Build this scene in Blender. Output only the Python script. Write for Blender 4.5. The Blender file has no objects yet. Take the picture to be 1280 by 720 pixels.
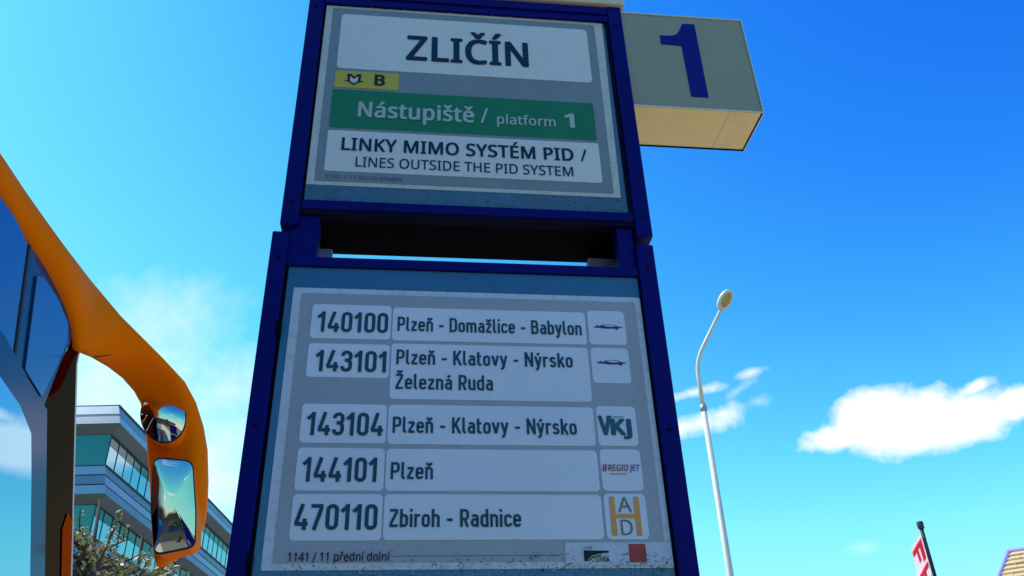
import bpy, bmesh, math, random
from mathutils import Vector, Matrix
random.seed(7)
sc = bpy.context.scene
R = math.radians

# ------------------------------------------------------------------ camera
CAM = Vector((0.0, -1.4, 1.5))
F_PX, PITCH, ROLL, YAW = 1059.78, 0.5429591, -0.0381693, -0.1326697
def cam_basis():
    cp, sp = math.cos(PITCH), math.sin(PITCH)
    fwd, up, right = Vector((0, cp, sp)), Vector((0, -sp, cp)), Vector((1, 0, 0))
    c, s = math.cos(ROLL), math.sin(ROLL)
    r2, u2 = c*right + s*up, -s*right + c*up
    M = Matrix((r2, u2, -fwd)).transposed()
    return Matrix.Rotation(YAW, 3, 'Z') @ M
CM = cam_basis()
cd = bpy.data.cameras.new('camera'); cam = bpy.data.objects.new('camera', cd)
sc.collection.objects.link(cam); sc.camera = cam
cam.matrix_world = Matrix.Translation(CAM) @ CM.to_4x4()
cd.sensor_width = 36; cd.lens = F_PX/1280*36; cd.clip_end = 5000; cd.clip_start = 0.05
def ray(px, py): return CM @ Vector(((px-640)/F_PX, -(py-360)/F_PX, -1))

# ------------------------------------------------------------------ light
SUN_AZ, SUN_EL = -65.0, 55.0        # degrees clockwise from +Y
sdir = Vector((math.sin(R(SUN_AZ))*math.cos(R(SUN_EL)), math.cos(R(SUN_AZ))*math.cos(R(SUN_EL)), math.sin(R(SUN_EL))))
sl = bpy.data.lights.new('sun', 'SUN'); sl.energy = 4.7; sl.angle = R(0.5); sl.color = (1.0, 0.95, 0.86)
so = bpy.data.objects.new('sun', sl); sc.collection.objects.link(so)
so.rotation_euler = sdir.to_track_quat('Z', 'Y').to_euler(); so.location = (-10, 10, 30)

w = bpy.data.worlds.new('World'); sc.world = w; w.use_nodes = True
nt = w.node_tree; nt.nodes.clear()
def N(tree, typ, **kw):
    n = tree.nodes.new(typ)
    for k, v in kw.items(): setattr(n, k, v)
    return n
def setin(n, **kw):
    for k, v in kw.items():
        n.inputs[k.replace('_', ' ')].default_value = v
L = nt.links.new
out = N(nt, 'ShaderNodeOutputWorld'); bg = N(nt, 'ShaderNodeBackground')
sky = N(nt, 'ShaderNodeTexSky', sky_type='NISHITA', sun_disc=False)
sky.sun_elevation = R(SUN_EL); sky.sun_rotation = R(SUN_AZ)
sky.air_density = 1.0; sky.dust_density = 0.2; sky.ozone_density = 1.0
tc = N(nt, 'ShaderNodeTexCoord')
# the photograph's strong blue-to-cyan film response: Nishita brightness -> sky colour
sg = N(nt, 'ShaderNodeSeparateColor'); L(sky.outputs[0], sg.inputs[0])
rampf = N(nt, 'ShaderNodeMath', operation='MULTIPLY'); L(sg.outputs[1], rampf.inputs[0]); rampf.inputs[1].default_value = 0.06*0.83/0.4
ramp = N(nt, 'ShaderNodeValToRGB'); L(rampf.outputs[0], ramp.inputs[0])
def lin(c): return tuple((x/255/12.92 if x/255 <= .04045 else ((x/255+.055)/1.055)**2.4) for x in c)
RS = [(.0, (4, 30, 120)), (.062, (18, 90, 218)), (.075, (25, 110, 236)), (.09, (40, 138, 252)), (.11, (66, 176, 255)), (.14, (104, 220, 255)), (.17, (138, 248, 255)), (.21, (166, 255, 255)), (.27, (222, 255, 255)), (.36, (250, 255, 255))]
els = ramp.color_ramp.elements
els[0].position = 0; els[0].color = (*lin(RS[0][1]), 1); els[1].position = RS[-1][0]/.4; els[1].color = (*lin(RS[-1][1]), 1)
for g_, c_ in RS[1:-1]:
    e_ = els.new(g_/.4); e_.color = (*lin(c_), 1)
scl = N(nt, 'ShaderNodeMix', data_type='RGBA', blend_type='MULTIPLY'); scl.inputs[0].default_value = 1
scl.inputs[7].default_value = (10, 10, 10, 1); L(ramp.outputs[0], scl.inputs[6])
def M(op, a, b=None, c=None, clamp=False):
    n = N(nt, 'ShaderNodeMath', operation=op, use_clamp=clamp)
    for i, v in enumerate((a, b, c)):
        if v is None: continue
        if hasattr(v, 'links'): L(v, n.inputs[i])
        else: n.inputs[i].default_value = v
    return n.outputs[0]
def VM(op, a, b):
    n = N(nt, 'ShaderNodeVectorMath', operation=op)
    for i, v in enumerate((a, b)):
        if hasattr(v, 'links'): L(v, n.inputs[i])
        else: n.inputs[i].default_value = v
    return n
gen = tc.outputs['Generated']
nz = N(nt, 'ShaderNodeTexNoise'); nz.inputs['Scale'].default_value = 26; nz.inputs['Detail'].default_value = 7; nz.inputs['Roughness'].default_value = 0.55
L(gen, nz.inputs['Vector'])
nz2 = N(nt, 'ShaderNodeTexNoise'); nz2.inputs['Scale'].default_value = 60; nz2.inputs['Detail'].default_value = 4; nz2.inputs['Roughness'].default_value = 0.6
L(gen, nz2.inputs['Vector'])
nsum = M('ADD', M('MULTIPLY', M('SUBTRACT', nz.outputs[0], 0.5), 1.6), M('MULTIPLY', M('SUBTRACT', nz2.outputs[0], 0.5), 0.8))
def blob(px, py, rx, ry, rot=0.0, noise=1.0, edge=0.35, dens=1.0):
    """one cumulus lobe of the sky, centred on a direction; sizes in tangent units"""
    c = ray(px, py).normalized()
    e1 = Vector((c.y, -c.x, 0)).normalized(); e2 = e1.cross(c)
    cr, sr = math.cos(rot), math.sin(rot)
    a, b = (e1*cr + e2*sr)/rx, (e2*cr - e1*sr)/ry
    dc = VM('DOT_PRODUCT', gen, tuple(c)).outputs['Value']
    u = M('DIVIDE', VM('DOT_PRODUCT', gen, tuple(a)).outputs['Value'], M('MAXIMUM', dc, 0.05))
    v = M('DIVIDE', VM('DOT_PRODUCT', gen, tuple(b)).outputs['Value'], M('MAXIMUM', dc, 0.05))
    r = M('SQRT', M('ADD', M('MULTIPLY', u, u), M('MULTIPLY', v, v)))
    d = M('ADD', M('SUBTRACT', 1.0, r), M('MULTIPLY', nsum, noise))
    m = M('MULTIPLY', M('DIVIDE', d, edge, clamp=True), dens)
    return M('MULTIPLY', m, M('GREATER_THAN', dc, 0.1))
K = 1/1060*0.95
blobs = [
    (1130, 528, 100*K, 42*K, 0.0, .5, .42, 1), (1090, 522, 60*K, 40*K, 0.3, .45, .42, 1), (1188, 526, 84*K, 36*K, 0.10, .5, .45, 1),
    (1262, 506, 45*K, 20*K, 0.2, .7, .5, .95), (1048, 547, 50*K, 20*K, 0.0, .6, .5, .95), (1215, 487, 32*K, 10*K, 0.25, .9, .7, .9), (1018, 556, 18*K, 7*K, 0.1, .8, .9, .6),
    (860, 532, 85*K, 18*K, 0.1, 1.0, 1.0, .9), (905, 518, 48*K, 15*K, 0.15, 1.2, 1.2, .85), (868, 490, 45*K, 9*K, 0.12, .9, 1.0, .9), (938, 466, 24*K, 7*K, 0.15, .9, 1.2, .75), (925, 486, 26*K, 7*K, 0.5, 1.4, 1.6, .5), (948, 502, 20*K, 10*K, 0.1, 1.3, 1.6, .5),
    (1078, 684, 26*K, 8*K, 0.0, .9, 1.8, .35),
    (190, 410, 130*K, 75*K, 0.5, .6, 2.4, .9), (285, 490, 140*K, 60*K, 0.4, .7, 2.2, .95), (150, 500, 150*K, 130*K, 0, .7, 1.7, .95), (250, 590, 130*K, 110*K, 0, .6, 1.5, .97), (60, 560, 150*K, 110*K, 0, .5, 2.2, .9),
]
cl = None
for b in blobs:
    o = blob(*b); cl = o if cl is None else M('MAXIMUM', cl, o)
# fair weather cumulus over the rest of the sky, behind the viewer
sep = N(nt, 'ShaderNodeSeparateXYZ'); L(gen, sep.inputs[0])
zz = M('MAXIMUM', sep.outputs[2], 0.08)
comb = N(nt, 'ShaderNodeCombineXYZ'); L(M('DIVIDE', sep.outputs[0], zz), comb.inputs[0]); L(M('DIVIDE', sep.outputs[1], zz), comb.inputs[1])
nz3 = N(nt, 'ShaderNodeTexNoise'); nz3.inputs['Scale'].default_value = 0.9; nz3.inputs['Detail'].default_value = 8; nz3.inputs['Roughness'].default_value = 0.55
L(comb.outputs[0], nz3.inputs['Vector'])
far = M('MULTIPLY', M('DIVIDE', M('SUBTRACT', nz3.outputs[0], 0.60), 0.08, clamp=True), M('MULTIPLY', M('DIVIDE', M('SUBTRACT', -0.05, sep.outputs[1]), 0.3, clamp=True), 0.9))
cl = M('MAXIMUM', cl, far)
mixc = N(nt, 'ShaderNodeMix', data_type='RGBA'); L(cl, mixc.inputs[0]); L(scl.outputs[2], mixc.inputs[6]); mixc.inputs[7].default_value = (12, 12.2, 12.5, 1)
L(mixc.outputs[2], bg.inputs[0]); bg.inputs[1].default_value = 0.1
L(bg.outputs[0], out.inputs[0])
sc.view_settings.view_transform = 'Standard'; sc.view_settings.look = 'None'
sc.view_settings.exposure = 0.0; sc.view_settings.gamma = 1.0
sc.cycles.max_bounces = 6; sc.cycles.use_denoising = True

# ------------------------------------------------------------------ materials
def mat(name, col, rough=0.6, metal=0.0, coat=0.0, var=0.0, vscale=8.0, bump=0.0, bscale=60.0, dirt=None, emis=None, spec=0.5, stretch=None, ior=1.5, trans=0.0, dirtamt=0.5):
    m = bpy.data.materials.new(name); m.use_nodes = True; t = m.node_tree; p = t.nodes['Principled BSDF']
    p.inputs['Base Color'].default_value = (*col, 1); p.inputs['Roughness'].default_value = rough; p.inputs['Metallic'].default_value = metal
    p.inputs['Coat Weight'].default_value = coat; p.inputs['Coat Roughness'].default_value = 0.04; p.inputs['Specular IOR Level'].default_value = spec
    p.inputs['IOR'].default_value = ior
    if trans: p.inputs['Transmission Weight'].default_value = trans
    tcn = N(t, 'ShaderNodeTexCoord'); vec = tcn.outputs['Object']
    if stretch:
        mp = N(t, 'ShaderNodeMapping'); mp.inputs['Scale'].default_value = stretch; t.links.new(vec, mp.inputs[0]); vec = mp.outputs[0]
    last = None
    if var:
        nn = N(t, 'ShaderNodeTexNoise'); nn.inputs['Scale'].default_value = vscale; nn.inputs['Detail'].default_value = 6; t.links.new(vec, nn.inputs['Vector'])
        mx = N(t, 'ShaderNodeMix', data_type='RGBA'); t.links.new(nn.outputs[0], mx.inputs[0])
        mx.inputs[6].default_value = (*[c*(1-var) for c in col], 1); mx.inputs[7].default_value = (*[min(1, c*(1+var)) for c in col], 1)
        last = mx.outputs[2]
        mr = N(t, 'ShaderNodeMapRange'); t.links.new(nn.outputs[0], mr.inputs[0]); mr.inputs[3].default_value = max(0, rough-0.1*min(1, rough*3)); mr.inputs[4].default_value = min(1, rough+0.1*min(1, rough*3))
        t.links.new(mr.outputs[0], p.inputs['Roughness'])
    if dirt:
        nd = N(t, 'ShaderNodeTexNoise'); nd.inputs['Scale'].default_value = bscale*0.6; nd.inputs['Detail'].default_value = 8; nd.inputs['Roughness'].default_value = 0.7; t.links.new(vec, nd.inputs['Vector'])
        rp = N(t, 'ShaderNodeMapRange'); t.links.new(nd.outputs[0], rp.inputs[0]); rp.inputs[1].default_value = 0.5; rp.inputs[2].default_value = 0.72; rp.inputs[4].default_value = dirtamt
        m2 = N(t, 'ShaderNodeMix', data_type='RGBA'); t.links.new(rp.outputs[0], m2.inputs[0])
        if last: t.links.new(last, m2.inputs[6])
        else: m2.inputs[6].default_value = (*col, 1)
        m2.inputs[7].default_value = (*dirt, 1); last = m2.outputs[2]
    if last: t.links.new(last, p.inputs['Base Color'])
    if bump:
        nb = N(t, 'ShaderNodeTexNoise'); nb.inputs['Scale'].default_value = bscale; nb.inputs['Detail'].default_value = 5; t.links.new(vec, nb.inputs['Vector'])
        bp = N(t, 'ShaderNodeBump'); bp.inputs['Strength'].default_value = bump; bp.inputs['Distance'].default_value = 0.01
        t.links.new(nb.outputs[0], bp.inputs['Height']); t.links.new(bp.outputs[0], p.inputs['Normal'])
    if emis:
        p.inputs['Emission Color'].default_value = (*col, 1); p.inputs['Emission Strength'].default_value = emis
    return m
MT = {
 'blue': mat('blue_powder_coat', (0.0012, 0.0022, 0.135), 0.5, var=.3, vscale=9, bump=.05, bscale=140, dirt=(0.002, 0.006, 0.06), dirtamt=.5, spec=.12),
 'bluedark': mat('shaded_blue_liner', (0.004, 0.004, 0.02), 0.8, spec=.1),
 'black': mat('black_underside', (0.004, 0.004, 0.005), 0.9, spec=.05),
 'panel': mat('blue_grey_backing', (0.06, 0.15, 0.21), 0.45, var=.25, vscale=10, dirt=(0.06, 0.09, 0.07), bscale=60, dirtamt=.5, coat=.3),
 'panel2': mat('blue_acrylic_backing', (0.03, 0.14, 0.26), 0.35, var=.2, vscale=7, dirt=(0.03, 0.07, 0.08), bscale=60, dirtamt=.4, coat=.4),
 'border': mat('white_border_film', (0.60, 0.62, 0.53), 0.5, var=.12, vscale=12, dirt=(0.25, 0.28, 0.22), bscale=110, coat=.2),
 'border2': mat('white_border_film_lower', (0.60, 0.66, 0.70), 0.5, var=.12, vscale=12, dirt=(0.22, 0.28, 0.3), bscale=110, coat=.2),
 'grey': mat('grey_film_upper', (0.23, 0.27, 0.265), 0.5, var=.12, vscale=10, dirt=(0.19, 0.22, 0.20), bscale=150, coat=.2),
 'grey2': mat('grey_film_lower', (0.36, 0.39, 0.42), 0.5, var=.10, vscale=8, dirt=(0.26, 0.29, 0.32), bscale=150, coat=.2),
 'plate': mat('white_film_upper', (0.72, 0.72, 0.66), 0.5, var=.07, vscale=7, dirt=(0.58, 0.60, 0.54), bscale=120, coat=.2, dirtamt=.4),
 'plate2': mat('white_film_lower', (0.70, 0.76, 0.82), 0.5, var=.14, vscale=3.5, dirt=(0.58, 0.64, 0.70), bscale=120, coat=.2, dirtamt=.4),  # broad tone variation painted in for glare on the route board
 'footer': mat('greyed_white_film', (0.54, 0.60, 0.66), 0.5, var=.12, vscale=9, dirt=(0.38, 0.42, 0.44), bscale=90, coat=.2),
 'yellow': mat('yellow_film', (0.60, 0.46, 0.01), 0.5, var=.12, vscale=14, dirt=(0.34, 0.28, 0.04), bscale=150, coat=.2),
 'green': mat('green_film', (0.004, 0.19, 0.05), 0.5, var=.15, vscale=12, dirt=(0.01, 0.14, 0.05), bscale=150, coat=.2),
 'ink': mat('dark_blue_ink', (0.006, 0.035, 0.07), 0.5, spec=.2),
 'inkdin': mat('dark_petrol_ink', (0.020, 0.075, 0.115), 0.5, var=.25, vscale=40, spec=.2),
 'inkfaint': mat('faded_ink', (0.07, 0.11, 0.12), 0.5, spec=.2),
 'inkblack': mat('black_ink', (0.012, 0.02, 0.03), 0.5, spec=.2),
 'inkw': mat('pale_lettering', (0.45, 0.55, 0.50), 0.5, var=.06, spec=.2),
 'inkred': mat('red_ink', (0.45, 0.05, 0.09), 0.5, spec=.2),
 'inkpink': mat('brick_red_film', (0.42, 0.07, 0.06), 0.5, var=.15, vscale=40, spec=.2),
 'inkblue': mat('logo_blue_ink', (0.02, 0.06, 0.25), 0.5, spec=.2),
 'inkteal': mat('logo_teal_ink', (0.02, 0.13, 0.17), 0.5, var=.2, vscale=30, spec=.2),
 'inkorange': mat('logo_orange_ink', (0.75, 0.36, 0.10), 0.5, var=.15, vscale=30, spec=.2),
 'inkolive': mat('logo_olive_ink', (0.22, 0.20, 0.12), 0.5, spec=.2),
 'inkgreen': mat('logo_green_ink', (0.02, 0.12, 0.04), 0.5, spec=.2),
 'boxface': mat('box_grey_face', (0.33, 0.335, 0.235), 0.55, var=.07, vscale=6, bump=.03, dirt=(0.29, 0.30, 0.21), bscale=60, spec=.3),
 'boxblue': mat('box_digit_blue', (0.001, 0.004, 0.19), 0.5, var=.1, vscale=20, spec=.25),
 'boxtrim': mat('box_trim', (0.62, 0.68, 0.6), 0.5, var=.1, spec=.3),
 'boxunder': mat('box_bounce_lit_base', (0.96, 0.69, 0.28), 0.5, var=.06, vscale=5, dirt=(0.6, 0.42, 0.2), bscale=30, dirtamt=.3),  # warm bright tone carries the ground bounce on the underside
 'cream': mat('cream_cap', (0.7, 0.6, 0.4), 0.6, var=.1),
 'paleblue': mat('slit_lit_blue', (0.25, 0.45, 0.9), 0.6), 'palegrey': mat('slit_lit_grey', (0.5, 0.6, 0.7), 0.6),  # rear uprights paled, the light in the slit put into their colour
 'steel': mat('galvanised_steel', (0.35, 0.4, 0.45), 0.5, metal=.4, var=.1),
 'orange': mat('orange_coach_paint', (1.0, 0.185, 0.0), 0.4, spec=.04, coat=.02, ior=1.25, var=.04, vscale=3, bump=.01, bscale=20),
 'deeporange': mat('shaded_orange_trim', (0.42, 0.05, 0.004), 0.4, spec=.1),
 'coachglass': mat('tinted_coach_glass', (0.07, 0.20, 0.38), 0.13, metal=.72, var=.1, vscale=1.2),
 'doorglass': mat('tinted_door_glass', (0.36, 0.62, 0.80), 0.02, metal=.8, var=.06, vscale=1.2),
 'frit': mat('dark_glass_border', (0.006, 0.05, 0.16), 0.16, metal=.2, var=.1, vscale=3),
 'wscreen': mat('dark_windscreen', (0.006, 0.004, 0.004), 0.03, spec=.5, coat=.0),
 'rubber': mat('black_rubber', (0.008, 0.008, 0.01), 0.6),
 'mirror': mat('mirror_glass', (0.64, 0.62, 0.54), 0.02, metal=1, var=.05, vscale=9),
 'chrome': mat('pale_trim', (0.75, 0.72, 0.8), 0.25, metal=.3),
 'tyre': mat('tyre_rubber', (0.015, 0.015, 0.016), 0.8, bump=.2), 'hub': mat('wheel_hub', (0.3, 0.3, 0.32), 0.4, metal=.8),
 'lamp': mat('lamp_lens', (0.9, 0.85, 0.7), 0.2),
 'band': mat('blue_grey_louvre', (0.24, 0.31, 0.36), 0.38, metal=.35, var=.12, vscale=.7),
 'bandpale': mat('pale_louvre', (0.38, 0.48, 0.54), 0.38, metal=.3, var=.12, vscale=.7),
 'soffit': mat('soffit_panel', (0.26, 0.27, 0.29), 0.6, var=.06, vscale=.5),
 'soffitdk': mat('soffit_joint', (0.05, 0.06, 0.08), 0.8),
 'officeglass': mat('office_glass', (0.28, 0.52, 0.66), 0.03, metal=.85, var=.12, vscale=.35),
 'officedark': mat('office_shade_glass', (0.02, 0.09, 0.10), 0.05, metal=.6, var=.3, vscale=.4),  # dark tone stands in for reflection and shade on the upper panes
 'officeteal': mat('office_glass_teal', (0.07, 0.21, 0.22), 0.06, metal=.7, var=.15, vscale=.5),
 'mullion': mat('dark_mullion', (0.02, 0.035, 0.05), 0.5),
 'wall': mat('office_core', (0.12, 0.14, 0.16), 0.8),
 'galv': mat('white_lamp_paint', (0.72, 0.70, 0.64), 0.45, var=.08, vscale=3),
 'lens': mat('lamp_diffuser', (0.50, 0.36, 0.14), 0.35, var=.2, vscale=12),
 'flagpole': mat('dark_flagpole', (0.02, 0.035, 0.04), 0.4),
 'flagcap': mat('navy_cap', (0.03, 0.03, 0.09), 0.5),
 'banner': mat('white_banner_cloth', (0.80, 0.66, 0.68), 0.8, var=.06),
 'bannerred': mat('red_banner_print', (0.75, 0.03, 0.07), 0.8, var=.1),
 'tile': mat('sandy_roof_tile', (0.70, 0.50, 0.27), 0.8, var=.25, vscale=3, bump=.3, bscale=20, dirt=(0.3, 0.2, 0.12), dirtamt=.5),
 'ridge': mat('violet_ridge_flashing', (0.36, 0.28, 0.62), 0.5, var=.1),
 'render': mat('cream_render', (0.55, 0.45, 0.3), 0.9, var=.1, bump=.1),
 'asphalt': mat('asphalt', (0.16, 0.15, 0.135), 0.9, var=.2, vscale=4, bump=.4, bscale=200),
 'paving': mat('concrete_paving', (0.55, 0.48, 0.36), 0.85, var=.12, vscale=2, bump=.2, bscale=80),
 'kerb': mat('granite_kerb', (0.35, 0.34, 0.33), 0.8, var=.15, vscale=12),
 'white': mat('road_paint', (0.7, 0.7, 0.68), 0.7, var=.1),
 'grass': mat('grass', (0.05, 0.09, 0.025), 0.9, var=.4, vscale=1.0, bump=.5),
 'bark': mat('bark', (0.09, 0.06, 0.045), 0.9, var=.3, vscale=14, bump=.3),
 'leafy': mat('leaf_olive', (0.42, 0.38, 0.10), 0.6, var=.45, vscale=9),
 'leafp': mat('leaf_pale', (0.68, 0.52, 0.38), 0.6, var=.4, vscale=9),
 'leafd': mat('leaf_dark', (0.04, 0.07, 0.02), 0.6, var=.4, vscale=5),
 'darkbld': mat('dark_cladding', (0.09, 0.08, 0.08), 0.6, var=.2, vscale=1),
}

def dark_reflector(name, refl, tint):
    m = bpy.data.materials.new(name); m.use_nodes = True; t = m.node_tree; t.nodes.clear()
    o = N(t, 'ShaderNodeOutputMaterial'); a = N(t, 'ShaderNodeBsdfDiffuse'); g = N(t, 'ShaderNodeBsdfGlossy'); ad = N(t, 'ShaderNodeAddShader')
    a.inputs[0].default_value = (*tint, 1); g.inputs[0].default_value = (*refl, 1); g.inputs[1].default_value = .03
    t.links.new(a.outputs[0], ad.inputs[0]); t.links.new(g.outputs[0], ad.inputs[1]); t.links.new(ad.outputs[0], o.inputs[0]); return m
def cloth_mat(name, col):
    m = bpy.data.materials.new(name); m.use_nodes = True; t = m.node_tree; p = t.nodes['Principled BSDF']; o = t.nodes['Material Output']
    p.inputs['Base Color'].default_value = (*col, 1); p.inputs['Roughness'].default_value = .9
    a = N(t, 'ShaderNodeBsdfTranslucent'); a.inputs[0].default_value = (*col, 1); mx = N(t, 'ShaderNodeMixShader'); mx.inputs[0].default_value = .75
    t.links.new(p.outputs[0], mx.inputs[1]); t.links.new(a.outputs[0], mx.inputs[2]); t.links.new(mx.outputs[0], o.inputs[0]); return m
MT['banner'] = cloth_mat('white_banner_cloth', (1.0, .80, .86)); MT['bannerred'] = cloth_mat('red_banner_print', (.95, .13, .22))
MT['pillartrim'] = dark_reflector('pillar_trim_orange', (.05, .01, .002), (.38, .035, .0))  # coach orange darkened to hold the grazing shade on the corner strip
MT['wscreen'] = dark_reflector('dark_windscreen', (.085, .020, .012), (.002, .001, .001))
# ------------------------------------------------------------------ object helpers
C = sc.collection
def link_bm(name, bm, m, parent=None, smooth=False, kind=None):
    me = bpy.data.meshes.new(name); bm.normal_update(); bm.to_mesh(me); bm.free()
    me.materials.append(MT[m] if isinstance(m, str) else m)
    if smooth: me.polygons.foreach_set('use_smooth', [True]*len(me.polygons))
    o = bpy.data.objects.new(name, me); C.objects.link(o)
    if parent: o.parent = parent
    if kind: o['kind'] = kind
    return o
def obj(name, verts, faces, m, parent=None, smooth=False, kind=None):
    me = bpy.data.meshes.new(name); me.from_pydata([tuple(v) for v in verts], [], faces); me.update()
    bm = bmesh.new(); bm.from_mesh(me); bpy.data.meshes.remove(me)
    bmesh.ops.recalc_face_normals(bm, faces=bm.faces)
    return link_bm(name, bm, m, parent, smooth, kind)
def thing(name, label, cat, loc=(0, 0, 0), rz=0.0, group=None):
    o = bpy.data.objects.new(name, None); C.objects.link(o); o.location = loc; o.rotation_euler = (0, 0, rz)
    o.empty_display_size = .2; o['label'] = label; o['category'] = cat
    if group: o['group'] = group
    return o
def share(name, src, parent, loc=None, rz=None):
    o = bpy.data.objects.new(name, src.data); C.objects.link(o); o.parent = parent
    if loc is not None: o.location = loc
    if rz is not None: o.rotation_euler = (0, 0, rz)
    return o
def bm_box(bm, x0, x1, y0, y1, z0, z1, bev=0.0):
    vs = [bm.verts.new((x, y, z)) for x in (x0, x1) for y in (y0, y1) for z in (z0, z1)]
    fs = [(0, 1, 3, 2), (4, 6, 7, 5), (0, 4, 5, 1), (2, 3, 7, 6), (0, 2, 6, 4), (1, 5, 7, 3)]
    nf = [bm.faces.new([vs[i] for i in f]) for f in fs]
    if bev:
        es = set(e for f in nf for e in f.edges)
        bmesh.ops.bevel(bm, geom=list(es), offset=bev, segments=2, affect='EDGES', profile=.6)
def box(name, x0, x1, y0, y1, z0, z1, m, parent=None, bev=0.0, kind=None):
    bm = bmesh.new(); bm_box(bm, x0, x1, y0, y1, z0, z1, bev)
    return link_bm(name, bm, m, parent, kind=kind)
def boxes(name, lst, m, parent=None, bev=0.0, kind=None):
    bm = bmesh.new()
    for b in lst: bm_box(bm, *b, bev)
    return link_bm(name, bm, m, parent, kind=kind)
def prism(name, poly, y0, y1, m, parent=None):
    """outline in x,z given thickness from y0 to y1"""
    n = len(poly); vs = [(x, y0, z) for x, z in poly] + [(x, y1, z) for x, z in poly]
    fs = [tuple(range(n)), tuple(range(2*n-1, n-1, -1))] + [(i, (i+1) % n, (i+1) % n+n, i+n) for i in range(n)]
    return obj(name, vs, fs, m, parent)
def rrect(x0, z0, x1, z1, r, seg=5):
    pts = []
    for cx, cz, a in ((x1-r, z1-r, 0), (x0+r, z1-r, 90), (x0+r, z0+r, 180), (x1-r, z0+r, 270)):
        for i in range(seg+1):
            t = R(a+90*i/seg); pts.append((cx+r*math.cos(t), cz+r*math.sin(t)))
    return pts
def tube_bm(bm, path, radii, seg=10, cap=True):
    rings = []; prev = None
    for i, p in enumerate(path):
        p = Vector(p); d = (Vector(path[min(i+1, len(path)-1)]) - Vector(path[max(i-1, 0)])).normalized()
        if prev is None:
            a = Vector((0, 0, 1)) if abs(d.z) < .9 else Vector((1, 0, 0)); u = d.cross(a).normalized()
        else: u = (prev - d*prev.dot(d)).normalized()
        v = d.cross(u); prev = u; r = radii[i] if hasattr(radii, '__len__') else radii
        rings.append([bm.verts.new(p + (u*math.cos(2*math.pi*k/seg) + v*math.sin(2*math.pi*k/seg))*r) for k in range(seg)])
    for a, b in zip(rings, rings[1:]):
        for k in range(seg): bm.faces.new((a[k], a[(k+1) % seg], b[(k+1) % seg], b[k]))
    if cap:
        bm.faces.new(rings[0][::-1]); bm.faces.new(rings[-1])
def tube(name, path, radii, m, parent=None, seg=12):
    bm = bmesh.new(); tube_bm(bm, path, radii, seg); bmesh.ops.recalc_face_normals(bm, faces=bm.faces)
    return link_bm(name, bm, m, parent, smooth=True)

# ------------------------------------------------------------------ ground
def struct(name, *a): o = box(name, *a); o['kind'] = 'structure'; return o
TH = R(3.5)
struct('ground', -400, 400, -400, 400, -1.5, -0.30, 'grass')
road = box('road', -12.0, -1.25, -120, 160, -0.29, -0.13, 'asphalt'); road['kind'] = 'structure'; road.location = (0, -1.4, 0); road.rotation_euler = (0, 0, -TH)
kerb = thing('kerb', 'granite kerb between the coach lane and the boarding platform', 'kerb', (0, -1.4, 0), -TH)
kerb['kind'] = 'structure'
k0 = box('kerb_stone', -1.247, -1.103, 0.004, 0.996, -0.30, -0.003, 'kerb', kerb, .008)
k0.location = (0, -8, 0)
for i in range(1, 16): share('kerb_stone', k0, kerb, (0, -8+i, 0))
pav = box('pavement', -1.10, 4.2, -120, 160, -0.28, 0.0, 'paving'); pav['kind'] = 'structure'; pav.location = (0, -1.4, 0); pav.rotation_euler = (0, 0, -TH)
lane = box('parking_area', 4.2, 60, -120, 160, -0.29, -0.11, 'asphalt'); lane['kind'] = 'structure'; lane.location = (0, -1.4, 0); lane.rotation_euler = (0, 0, -TH)

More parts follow.
